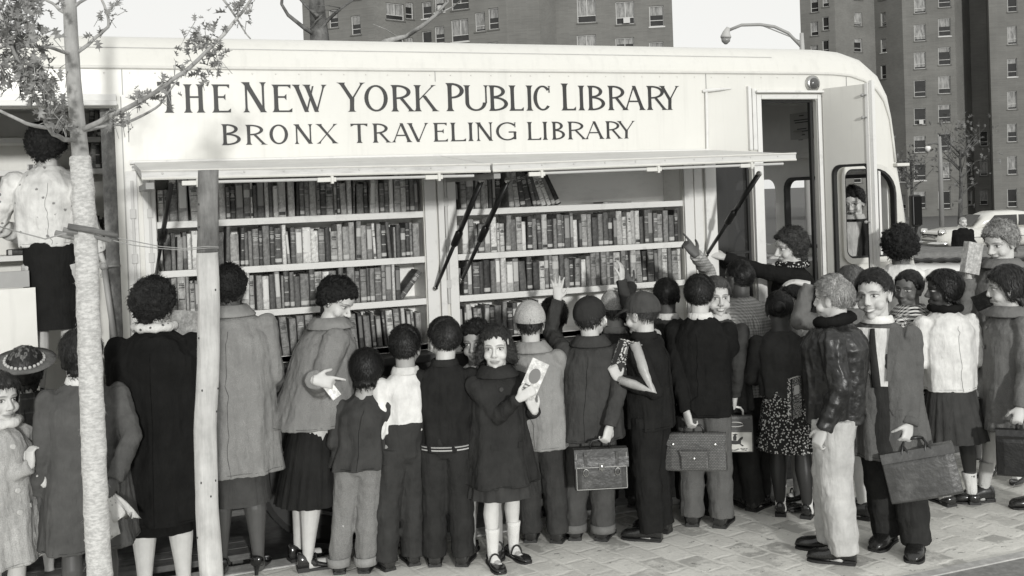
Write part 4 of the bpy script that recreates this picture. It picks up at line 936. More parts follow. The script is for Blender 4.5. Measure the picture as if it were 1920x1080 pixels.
# ================================================================== cars
def carbody(st, n=20):
    """st: (x, halfwidth, zbottom, ztop) stations -> rings"""
    rings = []
    for x, hw, z0, z1 in st:
        r = []
        for j in range(n):
            a = 2*PI*j/n; c, s = math.cos(a), math.sin(a); r.append((x, hw*math.copysign(abs(c)**.45, c), (z0+z1)/2+(z1-z0)/2*math.copysign(abs(s)**.6, s)))
        rings.append(r)
    return rings
def car(label, loc, rz, lower, upper, convertible=False, grp='cars parked in the street beyond the bus'):
    root = empty('parked_car', loc, rz, label, 'car', grp)
    st = [(-2.55, .55, .50, .80), (-2.48, .80, .38, .92), (-2.2, .90, .32, 1.0), (-1.5, .95, .28, 1.02), (0, .96, .26, 1.0), (1.2, .96, .28, 1.02), (1.9, .94, .30, 1.0), (2.35, .90, .36, .92), (2.5, .78, .42, .82), (2.55, .55, .5, .72)]
    m = MB(); m.loft(carbody(st, 24)); m.build('body', paint(lower, .2, .05, 2., .6), root, smooth=True)
    if not convertible:
        m = MB(); m.loft(carbody([(-1.75, .5, .9, .97), (-1.5, .70, .92, 1.2), (-1.05, .70, .93, 1.50), (-.4, .70, .93, 1.58), (.35, .69, .93, 1.56), (.75, .68, .93, 1.42), (1.15, .68, .92, 1.05), (1.25, .5, .9, .95)], 24)); m.build('cabin', paint(upper, .2, .05, 2., .6), root, smooth=True)
        for sgn in (1, -1):
            for x0, x1, x2, x3 in ((-1.35, -.95, -.45, -.45), (-.38, -.38, .42, .80), (-1.55, -1.3, -1.02, -1.42)):
                if x2 == -1.02: continue
                g = MB(); g.add([(x0, sgn*.735, 1.04), (x3, sgn*.735, 1.04), (x2, sgn*.71, 1.42), (x1, sgn*.71, 1.42)], [(0, 1, 2, 3)]); g.add([(x0, sgn*.70, 1.04), (x3, sgn*.70, 1.04), (x2, sgn*.68, 1.42), (x1, sgn*.68, 1.42)], [(0, 1, 2, 3)]); g.build('side_window', paint(.05, .1, .2), root)
        g = MB(); g.add([(1.22, -.55, 1.06), (1.22, .55, 1.06), (.84, .50, 1.45), (.84, -.50, 1.45)], [(0, 1, 2, 3)]); g.build('windscreen', paint(.14, .1, .2), root)
        g = MB(); g.add([(-1.72, -.5, 1.06), (-1.72, .5, 1.06), (-1.25, .48, 1.45), (-1.25, -.48, 1.45)], [(0, 1, 2, 3)]); g.build('rear_window', paint(.1, .1, .2), root)
    else:
        m = MB(); m.loft(carbody([(-1.9, .6, .97, 1.08), (-1.6, .80, .97, 1.13), (-.9, .80, .97, 1.16), (1.6, .80, .97, 1.16), (1.9, .78, .97, 1.12), (2.0, .5, .97, 1.05)], 20)); m.build('folded_hood', fabric(.2), root, smooth=True)
        for sg in (-1, 1):
            m = MB(); P0 = [(-1.8+i*.036, sg*.83, 1.03+.012*math.sin(i*1.1)) for i in range(100)]; m.tube(P0, [.030]*100, 6); m.build('hood_cover_edge', M_dark, root)
        for sg in (-1, 1): m = MB(); m.box((-2.3, sg*.968-.014, .30), (2.2, sg*.968+.014, .86)); m.build('lower_trim', M_dark, root)
    for x, nm in ((2.56, 'front_bumper'), (-2.62, 'rear_bumper')):
        m = MB(); m.tube([(x-.25 if x > 0 else x+.25, -.96, .48), (x, -.8, .46), (x+.06*(1 if x > 0 else -1), 0, .45), (x, .8, .46), (x-.25 if x > 0 else x+.25, .96, .48)], [.07]*5, 8, flat=1.3); m.build(nm, chrome(.65), root, smooth=True)
    m = MB(); m.box((2.50, -.62, .52), (2.56, .62, .60)); m.box((2.48, -.66, .70), (2.55, .66, .74)); m.tube([(2.54, y, .66+.06*math.cos(y*3)) for y in np.linspace(-.5, .5, 7)], [.035]*7, 8)
    m.build('grille', chrome(.6), root); m = MB(); m.box((2.46, -.6, .56), (2.535, .6, .80)); m.build('grille_opening', M_black, root)
    for y in (-.72, .72):
        m = MB(); m.tube([(2.30, y, .86), (2.46, y, .86), (2.52, y, .86)], [.13, .13, .10], 16); m.build('headlight', chrome(.75), root, smooth=True)
    for x in (-1.55, 1.55):
        for y in (-.86, .86):
            m = MB(); m.tube([(x, y-.11, .34), (x, y-.09, .34), (x, y+.09, .34), (x, y+.11, .34)], [.28, .34, .34, .28], 24); wo = m.build('wheel', paint(.03, .7), root); m = MB(); s = 1 if y > 0 else -1; m.tube([(x, y+s*.10, .34), (x, y+s*.13, .34)], [.2, .05], 16); m.build('hubcap', chrome(.6), wo)
    m = MB()
    for y in (-.962, .962): m.box((-2.1, y-.012, .66), (2.1, y+.012, .69))
    m.build('side_trim', chrome(.6), root)
def gat(px, D, zoff=0): q = CAMP+ray(px, 400)*D; return (q.x, q.y, -.13+slope(q.y)+zoff)
def face_left(px, D, deg): # car nose pointing image-left turned toward the camera by deg
    q = Vector(gat(px, D)); v = Vector((q.x, q.y, 0)).normalized(); r = Vector((v.y, -v.x, 0)); d = -r*math.cos(math.radians(deg))-v*math.sin(math.radians(deg)); return math.atan2(d.y, d.x)
car('pale sedan parked broadside beyond the man in the dark coat', gat(1868, 39), face_left(1868, 39, 28), .62, .66)
car('white open car with folded hood just beyond the front of the bus', gat(1800, 17.5), face_left(1800, 17.5, 2), .75, .3, True)

# ================================================================== people
def A3(*v): return np.array(v, float)
def rx(a): return Matrix.Rotation(a, 4, 'X')
def rz_(a): return Matrix.Rotation(a, 4, 'Z')
class Person: pass
SUPER = lambda c, p: math.copysign(abs(c)**p, c)
def ering(c, ax, ay, n=28, pw=1.0, mod=None):
    out = []
    for j in range(n):
        a = 2*PI*j/n; k = 1+(mod(a) if mod else 0); out.append(c+ax*SUPER(math.cos(a), pw)*k+ay*SUPER(math.sin(a), pw)*k)
    return out
def build_hand(mb, W, d, nrm, side, L, curl, spread=.0, thumb=.5):
    d = d/np.linalg.norm(d); nrm = nrm-d*np.dot(nrm, d); nrm /= np.linalg.norm(nrm); ts = np.cross(d, nrm)*(1 if side == 'R' else -1)
    pl = L*.5; rr = []
    for f, hw, hd in ((-.12, .16, .115), (.1, .19, .115), (.45, .225, .105), (.8, .22, .095), (1.05, .20, .075)):
        rr.append(ering(W+d*pl*f, ts*L*hw*.92, nrm*L*hd, 14, .8))
    mb.loft(rr)
    curls = curl if hasattr(curl, '__len__') else [curl]*4
    for i, (off, ln, r) in enumerate(((.165, .44, .052), (.055, .49, .054), (-.055, .45, .051), (-.155, .36, .046))):
        p = W+d*pl*.92+ts*L*off; dd = d+ts*off*spread*3; dd /= np.linalg.norm(dd); pts = [p-dd*L*.05, p+dd*L*.06]; a = 0
        for k, q in enumerate((.42, .32, .26)):
            a += curls[i]*(.8 if k else 1.0); v = dd*math.cos(a)+nrm*math.sin(a); pts.append(pts[-1]+v*L*ln*q)
        mb.tube(pts, [L*r, L*r*1.05, L*r, L*r*.92, L*r*.75], 8); mb.ell(pts[-1], L*r*.75, nu=8, nv=6)
    b = W+d*pl*.25+ts*L*.17; t1 = ts*math.cos(.75)+d*math.sin(.75)+nrm*.25*thumb; t1 /= np.linalg.norm(t1)
    p1 = b+t1*L*.20; t2 = t1*.7+d*.5+nrm*.9*thumb; t2 /= np.linalg.norm(t2); p2 = p1+t2*L*.15; p3 = p2+(t2+nrm*.3*thumb)*L*.11
    mb.tube([b-t1*L*.06, b, p1, p2, p3], [L*.075, L*.078, L*.062, L*.056, L*.045], 8); mb.ell(p3, L*.045, nu=8, nv=6)
    return W+d*pl*1.0+nrm*L*.09
def folds(o, amp, sc=(14, 14, 3.5), amp2=None, zlo=None, seed=0):
    me = o.data; v = verts_of(me); n = normals_of(me)
    q = v*np.array(sc)+seed*7.3; f = vnoise(q)+.5*vnoise(q*2.1+3); f = np.abs(f)*-1+.35
    g = vnoise(v*34+seed)+.5*vnoise(v*70)
    k = amp*f+(amp2 if amp2 is not None else amp*.22)*g
    if zlo is not None: k = k*np.clip((zlo[1]-v[:, 2])/(zlo[1]-zlo[0]), .25, 1)
    set_verts(me, v+n*k[:, None])
def shoe(parent, p, ang, L, kind, t, pitch=0):
    root_m = MB(); hw = L*.18
    M = Matrix.Translation(Vector(p)) @ rz_(ang) @ rx(pitch)
    def P(x, y, z): return tuple(M @ Vector((x, y, z)))
    if kind in ('oxford', 'boot'): S = [(-.30, .62, .30), (-.27, .84, .38), (-.15, .88, .42), (0, .86, .40), (.15, .92, .34), (.30, 1.06, .27), (.45, 1.10, .245), (.58, .96, .225), (.68, .62, .17), (.71, .35, .10)]
    elif kind == 'mary': S = [(-.30, .6, .24), (-.27, .78, .26), (-.15, .8, .22), (0, .78, .15), (.15, .82, .13), (.30, .95, .15), (.45, .98, .165), (.58, .85, .14), (.68, .5, .10), (.70, .3, .07)]
    else: S = [(-.28, .5, .34), (-.25, .62, .38), (-.12, .66, .34), (0, .64, .26), (.15, .70, .17), (.32, .85, .11), (.46, .85, .10), (.58, .62, .09), (.68, .35, .07), (.71, .15, .05)]
    rings = []
    for y, w_, h in S:
        r = []; zb = .045*L*1.2 if kind != 'pump' else max(.02, .20-.42*(y+.3))*L if y < .3 else .02*L
        for j in range(14):
            a = 2*PI*j/14; c, s = math.cos(a), math.sin(a); r.append(P(hw*w_*SUPER(c, .8), y*L, zb+(h*L-zb)*(.5+.5*SUPER(s, .6)) if True else 0))
        rings.append(r)
    root_m.loft(rings); o = root_m.build('shoe', paint(t, .16 if kind != 'oxford' else .24, .3, 30., .6), parent, smooth=True)
    s = MB(); rings = []
    for zz in (.0, .045*L*1.1):
        r = []
        for y, w_, h in S[1:-1]: r.append(P(hw*w_*1.07, y*L*1.02, zz))
        for y, w_, h in S[1:-1][::-1]: r.append(P(-hw*w_*1.07, y*L*1.02, zz))
        rings.append(r)
    if kind != 'pump':
        s.loft(rings); hb = MB(); s.box((-hw*.8, -.29*L, -.001), (hw*.8, -.06*L, .09*L), 0, M)
        s.build('sole', paint(t*.6+.01, .6), o)
    else:
        s.tube([P(0, -.24*L, 0), P(0, -.22*L, .10*L), P(0, -.17*L, .24*L)], [.035*L, .04*L, .09*L], 8); s.build('heel', paint(t, .3), o)
    e = MB()
    if kind in ('mary', 'strap'):
        yy = .10*L; e.tube([P(hw*.80*math.cos(a), yy, .10*L+.27*L*math.sin(a)*.8) for a in np.linspace(0, PI, 9)], [.012*L*2]*9, 6, flat=.6)
        e.build('strap', paint(t, .3), o)
    elif kind == 'oxford':
        for k in range(4): e.tube([P(-hw*.42, (.02+.06*k)*L, (.405-.025*k)*L), P(0, (.03+.06*k)*L, (.43-.03*k)*L), P(hw*.42, (.02+.06*k)*L, (.405-.025*k)*L)], [.013*L]*3, 5)
        e.tube([P(0, .0, .44*L), P(-hw*.6, .04*L, .43*L), P(-hw*.3, .0, .42*L)], [.01*L]*3, 5); e.tube([P(0, .0, .44*L), P(hw*.6, .04*L, .43*L), P(hw*.3, .0, .42*L)], [.01*L]*3, 5)
        e.build('laces', paint(.02, .6), o)
    return o
HAIRLINE = {
    # azimuth (deg from front) -> lowest z (unit direction) of hair
    'short': [(0, .58), (35, .60), (55, .46), (68, .12), (80, .22), (100, .20), (112, -.15), (130, -.40), (180, -.50)],
    'bob': [(0, .56), (32, .50), (55, .28), (70, -.10), (80, -.60), (95, -.72), (120, -.80), (180, -.80)],
    'bangs': [(0, .28), (30, .26), (52, .05), (62, -.55), (85, -.72), (120, -.80), (180, -.80)],
    'curly': [(0, .56), (35, .50), (58, .28), (74, -.10), (92, -.40), (120, -.66), (180, -.72)],
    'locks': [(0, .58), (28, .52), (50, .32), (64, -.10), (76, -.70), (120, -.82), (180, -.82)],
    'up': [(0, .58), (40, .50), (60, .20), (72, -.05), (100, -.12), (130, -.40), (180, -.48)],
    'cap': [(0, .9), (60, .5), (75, 0), (90, -.15), (120, -.35), (180, -.58)],
}
def hair(parent, M, s, style, t, seed, strands=900, vol=1.0):
    R = random.Random(seed); rs = np.random.RandomState(seed)
    base = style if style in HAIRLINE else {'afro': 'up', 'crop': 'short', 'bun': 'up', 'wavy': 'bob', 'set': 'curly', 'locks': 'locks'}.get(style, 'short')
    hl = HAIRLINE[base]; az_ = [a for a, _ in hl]; zl_ = [z for _, z in hl]
    nu, nv = 96, 64; D = []
    for i in range(nv+1):
        ph = PI*i/nv
        for j in range(nu): th = 2*PI*j/nu; D.append((math.sin(ph)*math.cos(th), math.sin(ph)*math.sin(th), math.cos(ph)))
    D = np.array(D); az = np.degrees(np.abs(np.arctan2(D[:, 0], D[:, 1]))); zl = np.interp(az, az_, zl_)
    jag = .09*vnoise(np.stack([az/5, D[:, 0]*9, D[:, 2]*0+seed], 1)); tw_ = .26 if base in ('short', 'up', 'cap') else .20; cov = np.clip((D[:, 2]-zl+jag)/tw_+.35, 0, 1); cov = cov*cov*(3-2*cov)
    r0 = np.full(len(D), .02); o0 = A3(0, -.006, .002)
    for ec, er in ((A3(0, -.010, .032), A3(.072, .092, .080)), (A3(0, .020, -.020), A3(.060, .062, .080)), (A3(0, .030, .040), A3(.062, .058, .050)), (A3(0, -.02, -.07), A3(.052, .055, .06))):
        oo = (o0-ec)/er; dd_ = D/er; qa = (dd_**2).sum(1); qb = 2*(dd_*oo).sum(1); qc = (oo**2).sum()-1; disc = np.maximum(qb*qb-4*qa*qc, 0)
        t_ = np.where(qb*qb-4*qa*qc > 0, (-qb+np.sqrt(disc))/(2*qa), 0); r0 = np.maximum(r0, t_)
    th = {'short': .012, 'crop': .006, 'afro': .014, 'bob': .024, 'bangs': .024, 'locks': .034, 'curly': .032, 'wavy': .030, 'set': .026, 'up': .012, 'bun': .010, 'cap': .008}[style]*vol
    thk = np.full(len(D), th)
    if style in ('short', 'crop'): thk = thk*(1+.9*np.clip(D[:, 2], 0, 1)*(D[:, 1] > -.3))*np.clip((D[:, 2]+.75)/.6, .3, 1)
    if style in ('bob', 'bangs', 'wavy'): thk = thk*(1+.35*np.clip(-D[:, 2]*2, 0, 1))
    if style == 'locks': thk = thk*(.45+2.0*np.clip(.35-D[:, 2], 0, 1))*(1+(vnoise(D*5+seed)*.3+np.abs(vnoise(D*9))*.6)*.6)
    if style in ('curly', 'set', 'wavy'): nz = vnoise(D*4.5+seed)*.45+np.abs(vnoise(D*9+seed))*.9-.2; thk = thk*(1+nz*.65)
    else:
        fl = vnoise(np.stack([D[:, 0]*16, D[:, 1]*7, D[:, 2]*2.2+seed], 1)); thk = thk+fl*(.0035 if base != 'bob' else .0045)
    rr = r0+thk*cov-.022*(1-cov); c0 = A3(0, -.006, .002); V = (D*rr[:, None]+c0)*s
    if style in ('bob', 'bangs', 'wavy', 'curly', 'set'):
        pass
    A = np.array(M); V = V@A[:3, :3].T+A[:3, 3]; m = MB(); f = []
    for i in range(nv):
        for j in range(nu): a = i*nu+j; b = i*nu+(j+1) % nu; f.append((a, a+nu, b+nu, b))
    m.add(V, f)
    nt_ = 0; idx = np.where((cov > .6) & (D[:, 2] > -.85))[0]
    curl = style in ('curly', 'set', 'wavy', 'afro', 'locks')
    if not curl: strands = int(strands*2.2)
    for _ in range(strands):
        i = idx[R.randrange(len(idx))]; d = D[i]; jit = rs.randn(3)*.03; d = d+jit; d /= np.linalg.norm(d)
        p = (d*(r0[i]+thk[i]*R.uniform(.75, 1.02))+c0)
        down = A3(0, 0, -1); 
        if style in ('short', 'crop'): wz = d-A3(.15, -.55, .8); flow = wz+np.cross(wz, A3(0, 0, 1))*.5 if d[2] > .3 else A3(d[0]*.3, .25, -1)
        elif style in ('up', 'bun'): flow = A3(0, -1, .35)
        else: flow = A3(d[0]*.6, d[1]*.3-.2, -1)
        if curl: flow = rs.randn(3)
        flow = flow-d*np.dot(flow, d); flow /= np.linalg.norm(flow)+1e-6; sd = np.cross(d, flow)
        Ls = {'short': .022, 'crop': .012, 'afro': .012, 'up': .035, 'bun': .03}.get(style, .03)*R.uniform(.6, 1.3); wd = .0016 if not curl else .0021
        P = []
        K = 4
        for k in range(K+1):
            u = k/K
            if curl: a = u*PI*R.uniform(.9, 1.1); rad = Ls*.42; q = p+flow*rad*math.sin(a)+d*(rad*.9*(math.sin(a*.5))*.8)+sd*rad*(1-math.cos(a))*.5
            else: q = p+flow*Ls*u+d*(.004*math.sin(u*PI)*1.0-.004*u*u)+sd*.002*math.sin(u*3+i)
            P.append(q)
        P = np.array(P); P1 = P+sd*wd*np.linspace(1, .3, K+1)[:, None]; P2 = P-sd*wd*np.linspace(1, .3, K+1)[:, None]
        Q = np.concatenate([P1, P2])*s; Q = Q@A[:3, :3].T+A[:3, 3]; m.add(Q, [(k, k+1, k+K+2, k+K+1) for k in range(K)])
    if style == 'bun':
        q = np.array(M @ Vector((0, -.115*s, .035*s))); m.ell(q, (.04*s, .035*s, .036*s), nu=14, nv=10)
    o = m.build('hair', hairmat(t, 0 if curl else 1), parent, smooth=True, recalc=False); return o
def cap_mesh(parent, M, s, kind, t):
    A = np.array(M); V = []; nu, nv = 40, 16; m = MB(); zc = .2 if kind == 'brim' else .10
    for i in range(nv+1):
        ph = (PI*.5+.18)*i/nv
        for j in range(nu):
            th = 2*PI*j/nu; d = A3(math.sin(ph)*math.cos(th), math.sin(ph)*math.sin(th), math.cos(ph))
            r = 1/math.sqrt(((d/A3(.090, .108, .098 if kind != 'beanie' else .105))**2).sum()); r += .0012*abs(math.sin(th*(4 if kind == 'cap' else 3)))
            V.append(d*r+A3(0, -.010, .038))
    V = np.array(V)*s; V = V@A[:3, :3].T+A[:3, 3]; f = []
    for i in range(nv):
        for j in range(nu): a = i*nu+j; b = i*nu+(j+1) % nu; f.append((a, a+nu, b+nu, b))
    m.add(V, f); top = M @ Vector((0, -.010*s, .136*s)); m.ell(top, .009*s, nu=8, nv=6)
    if kind in ('cap', 'beanie'):
        o = m.build('cap', fabric(t, 'tweed' if kind == 'beanie' else 'plain', .55), parent, smooth=True, recalc=False)
        b = MB(); pts0 = []; K = 12
        L_ = .085 if kind == 'cap' else .03
        for k in range(K+1):
            a = math.radians(20+140*k/K); x, y = math.cos(a)*.088, math.sin(a)*.104-.010; e = math.sin(math.radians(180*k/K)); pts0.append(((x*s, y*s, .048*s), (x*1.02*s, (y+L_*e)*s, (.046-.05*e)*s)))
        vs = [M @ Vector(p) for pr in pts0 for p in pr]; vs2 = [M @ (Vector(p)+Vector((0, 0, -.008*s))) for pr in pts0 for p in pr]
        fcs = [(2*k, 2*k+1, 2*k+3, 2*k+2) for k in range(K)]; n = len(vs); b.add(vs+vs2, fcs+[tuple(q+n for q in g)[::-1] for g in fcs]+[(2*k+1, 2*k+1+n, 2*k+3+n, 2*k+3) for k in range(K)])
        b.build('visor', fabric(t), o, smooth=False)
    elif kind == 'brim':
        o = m.build('hat', fabric(t, 'tweed', .2), parent, smooth=True, recalc=False)
        b = MB(); rings = []
        for r_, z_ in ((.088, .035), (.12, .03), (.155, .035), (.158, .04), (.12, .036), (.088, .042)):
            rings.append([tuple(M @ Vector((math.cos(a)*r_*s, (math.sin(a)*r_*1.08-.01)*s, (z_+.02)*s))) for a in np.linspace(0, 2*PI, 36, endpoint=False)])
        b.loft(rings, cap=False); b.build('brim', fabric(t, 'tweed', .2), o, smooth=True)
        b = MB()
        for k in range(26):
            a = 2*PI*k/26; b.ell(M @ Vector((math.cos(a)*.096*s, (math.sin(a)*.115-.01)*s, .066*s)), .009*s, nu=8, nv=6)
        b.build('hat_band', paint(.5, .6), o)
    return o
NP = [0]
def person(label, top, foot=None, H=None, z0=0., Yp=None, a=180, ha=None, hp=0., hroll=0., kid=True, sk=None, hr=('short', .05), cap=None, upper=None, lower=None,
           R=None, L=None, shoes=('oxford', .03), socks=None, legs=None, stance=(.0, .0), step=0., lean=0., fat=1.0, hd=None, vox=.0055, collar=None, tiptoe=0, group=None, foff=None, maxsway=.13, hoff=0):
    NP[0] += 1; seed = NP[0]*13+5
    if foot is not None:
        base = onZ(foot[0], foot[1], z0); 
        if H is None:
            D = proj(base)[2]; q = atD(top[0], top[1], D); H = q.z-z0
    elif Yp is not None: q = onY(top[0], top[1], Yp); base = Vector((q.x, q.y, q.z-H)); z0 = base.z
    else: q = onZ(top[0], top[1], z0+H); base = Vector((q.x, q.y, z0))
    v = Vector((base.x, base.y, 0)).normalized(); r = Vector((v.y, -v.x, 0)); D_ = -v
    def fdir(an): an = math.radians(an); return D_*math.cos(an)+r*math.sin(an)
    ha = a if ha is None else ha; fv = fdir(a); rz = math.atan2(fv.y, fv.x)-PI/2
    root = empty('person', tuple(base), rz, label, 'person', group); W = root.matrix_world = Matrix.Translation(base) @ rz_(rz); Wi = W.inverted()
    S = H/1.6
    # sway so that the head lands where it stands in the photo
    hh = .236 if not kid else .234*min(1, .75+.25*H/1.35); hh = hh if hd is None else hd; s = hh/.225*1.0
    tw = atD(top[0], top[1], proj(base+Vector((0, 0, H*.9)))[2]) if foot is not None else None
    sway = Vector((0, 0, 0))
    if tw is not None:
        dl = tw-(base+Vector((0, 0, H))); dl.z = 0; dl = r*dl.dot(r); mx = maxsway*H
        if dl.length > mx: dl = dl*(mx/dl.length)
        sway = rz_(-rz) @ dl
    sw = np.array(sway)
    def sp(zf, x=0, y=0):       # body point at height fraction
        k = max(0, (zf-.05))/.95; yy = y*H+max(0, zf-.5)*H*math.tan(lean); return A3(x*H, yy, zf*H)+sw*k
    cr = 1.0 if not kid else 1.04
    headz = H-hh*.5-.012-(.03 if cap == 'brim' else .012 if cap else 0)
    hc = sp(headz/H); hc[2] = headz-H*.42*(1-math.cos(lean)); hc = hc+A3(0, .012+hp*.02+hoff, 0)
    hrz = rz_(math.atan2(fdir(ha).y, fdir(ha).x)-PI/2-rz)
    HM = Matrix.Translation(Vector(hc)) @ hrz @ rx(-hp) @ Matrix.Rotation(hroll, 4, 'Y')
    nkz = (headz-hh*.52)/H     # chin height
    shz = nkz-.026 if kid else nkz-.022
    shw = (.108 if kid else .112)*fat**.5
    hipz = .50; X3, Y3 = A3(H, 0, 0), A3(0, H, 0)
    # --- body
    b = MB(); f = fat
    prof_ = [(.455, .060, .05), (.48, .085*f, .062*f), (.52, .088*f, .066*f), (.60, .074*f, .056*f), (.68, .080*f, .06*f), (shz-.05, .086, .058), (shz-.012, .078, .046), (shz+.012, .050, .040), (shz+.028, .036, .036)]
    b.loft([ering(sp(z), X3*w_, Y3*d_, 20) for z, w_, d_ in prof_])
    nb = sp(shz+.01); nt2 = hc+np.array(hrz.to_3x3() @ Vector((0, -.018*s, -.06*s)))
    nr = .052*s if kid else .057*s
    b.tube([nb-A3(0, 0, .02), nb*.5+nt2*.5, nt2, nt2+A3(0, 0, .05*s)], [nr*1.15, nr, nr, nr], 16)
    def HP(x, y, z): return np.array(HM @ Vector((x*s, y*s, z*s)))
    M3 = HM.to_3x3().to_4x4()
    fj = random.Random(seed+77); j1, j2, j3, j4, j5 = [fj.uniform(-1, 1) for _ in range(5)]
    E_ = lambda c, r_: b.ell(HP(*c), A3(*r_)*s, M3, 20, 14)
    E_((0, -.010, .032), (.072, .092, .080)); E_((0, .020, -.020), (.060, .062, .080)); E_((0, .036, -.068), ((.042 if not kid else .044)*(1+.10*j1), .042, .034)); E_((0, .060+.003*j2, -.090+.003*j3), (.020*(1+.15*j4), .020, .017))
    E_((0, .030, .040), (.062, .058, .050))
    for sx_ in (-1, 1):
        ck = .028 if kid else .024
        E_((sx_*(.036+.003*j5), .050, -.036+.005*j1), (ck*(1+.1*j2), .026, .026)); E_((sx_*.031, .066, .004), (.0135, .0125, .0095)); E_((sx_*.073, -.004, -.006), (.009, .020, .031)); E_((sx_*.079, -.010, .006), (.007, .014, .016))
        b.tube([HP(sx_*.008, .082, .022), HP(sx_*.030, .077, .027), HP(sx_*.052, .060, .020)], [.0075*s, .0085*s, .007*s], 8); E_((sx_*.0105, .090, -.034), (.0085, .009, .0075))
    nl = (.100 if kid else .107)+.003*j3
    b.tube([HP(0, .080, .018), HP(0, .090, -.005), HP(0, nl-.002, -.026), HP(0, nl, -.031)], [.007*s, .0085*s, .0105*s, .0115*s], 10); E_((0, nl-.003, -.030), (.0115, .011, .0095))
    b.tube([HP(-.022, .078, -.058), HP(0, .088, -.0565), HP(.022, .078, -.058)], [.004*s, .0062*s, .004*s], 8); b.tube([HP(-.019, .077, -.066), HP(0, .087, -.0675), HP(.019, .077, -.066)], [.004*s, .0068*s, .004*s], 8)
    # legs
    LP = []
    ay = .055*H
    bare = legs is not None
    for i, sg in enumerate((-1, 1)):
        fy = stance[i]*H+(step*H*(.5 if sg > 0 else -.5)); fx = sg*(.055*H+.006); hp_ = sp(hipz, sg*.048)
        foot_ = A3(fx, fy, 0); an = foot_+A3(0, -.01*H, .048*H+tiptoe*.05); kn = (hp_+an)/2+A3(0, .014*H, .012*H)
        LP.append((hp_, kn, an, foot_))
        fat_ = f if not kid else .92*f
        b.tube([hp_, hp_*.5+kn*.5, kn, kn*.68+an*.32-A3(0, .012*H, 0), kn*.35+an*.65-A3(0, .006*H, 0), an], [.056*H*fat_, .047*H*fat_, .033*H*fat_, .037*H*fat_, .027*H*fat_, .0185*H], 14); b.ell(hp_, .05*H, nu=12, nv=8)
        b.tube([an, foot_+A3(0, -.005*H, .018*H), foot_+A3(0, .07*H, .016*H)], [.020*H, .02*H, .015*H], 10)
    # arms
    AR = {}
    LU, LF, LHd = .172*H, .150*H, .104*H
    for side, sg, spec in (('R', 1, R), ('L', -1, L)):
        sh = sp(shz-.022, sg*shw); spec = spec or ('down',); kd = spec[0]; o_ = dict(spec[-1]) if isinstance(spec[-1], dict) else {}
        if kd == 'down': T = sh+A3(sg*(.025+.01*fat)*H, .025*H, -.312*H); 
        elif kd == 'loc': T = A3(spec[1]*H, spec[2]*H, spec[3]*H)+sw*spec[3]
        elif kd == 'px':
            shw_ = W @ Vector(sh); Dd = proj(shw_)[2]+spec[3]; T = np.array(Wi @ atD(spec[1], spec[2], Dd))
        dv = T-sh; dist = np.linalg.norm(dv); mx = (LU+LF)*(1.10 if kd == 'px' else .995)
        if dist > mx: T = sh+dv*mx/dist; dist = mx; dv = T-sh
        k = max(1.0, dist/((LU+LF)*.995)); lu, lf_ = LU*k, LF*k
        ca = (lu*lu+dist*dist-lf_*lf_)/(2*lu*dist); ca = max(-1, min(1, ca)); u = dv/dist
        hint = A3(*o_.get('elbow', (sg*.15, -.5, -.8))); hint = hint-u*np.dot(hint, u); hint /= np.linalg.norm(hint)+1e-9
        el = sh+u*lu*ca+hint*lu*math.sqrt(1-ca*ca)
        fd = (T-el)/np.linalg.norm(T-el); hdir = fd
        if 'dir' in o_:        # hand direction in image terms: right, up, away
            q = o_['dir']; wv = r*q[0]+Vector((0, 0, 1))*q[1]+v*q[2]; hdir = np.array((rz_(-rz) @ wv).normalized())
        if 'nrm' in o_: q = o_['nrm']; wv = r*q[0]+Vector((0, 0, 1))*q[1]+v*q[2]; nr_ = np.array((rz_(-rz) @ wv).normalized())
        else: nr_ = A3(-sg, .15, 0) if kd == 'down' else A3(-sg*.6, 0, -.8)
        if abs(np.dot(nr_, hdir)) > .9: nr_ = A3(0, 1, .1)
        b.tube([sh, sh*.5+el*.5, el, el*.6+T*.4, T], [.025*H*f, .024*H, .0205*H, .021*H, .0155*H], 12); b.ell(sh-A3(sg*.008*H, 0, .006*H), .026*H, nu=12, nv=8)
        g = build_hand(b, T, hdir, nr_, side, LHd, o_.get('curl', .28), o_.get('spread', 0), o_.get('thumb', .5))
        AR[side] = (sh, el, T, fd); 
        if side == 'R': gR = g
        else: gL = g
    bo = remesh(b, 'body', vox, 2, sk or skin(.42), root)
    me = bo.data; vv = verts_of(me); Ai = np.array(HM.inverted()); hpv = (vv@Ai[:3, :3].T+Ai[:3, 3])/s
    at = me.attributes.new('hp', 'FLOAT_VECTOR', 'POINT'); at.data.foreach_set('vector', hpv.ravel())
    if hr: hair(root, HM, s, hr[0], hr[1], seed, hr[2] if len(hr) > 2 else 900, hr[3] if len(hr) > 3 else 1.0)
    if cap: cap_mesh(root, HM, s, cap, foff if foff is not None else .08)
    # --- clothes
    u = dict(kind='sweater', t=.06, hem=.46, w=.1, d=.075, hw=None, hdp=None, sl=True, slr=1.0, pat='plain', t2=.4, sc=1., name=None, fold=.009, cuff=None)
    u.update(upper or {}); up = MB(); hem = u['hem']; hw = u['hw'] or u['w']*1.06; hdp = u['hdp'] or u['d']*1.06
    R_ = random.Random(seed); ph = R_.uniform(0, 6); nf = R_.randint(5, 8)
    zs_ = [hem]+[hem+(shz-.06-hem)*k/9 for k in range(1, 10)]
    rg = []
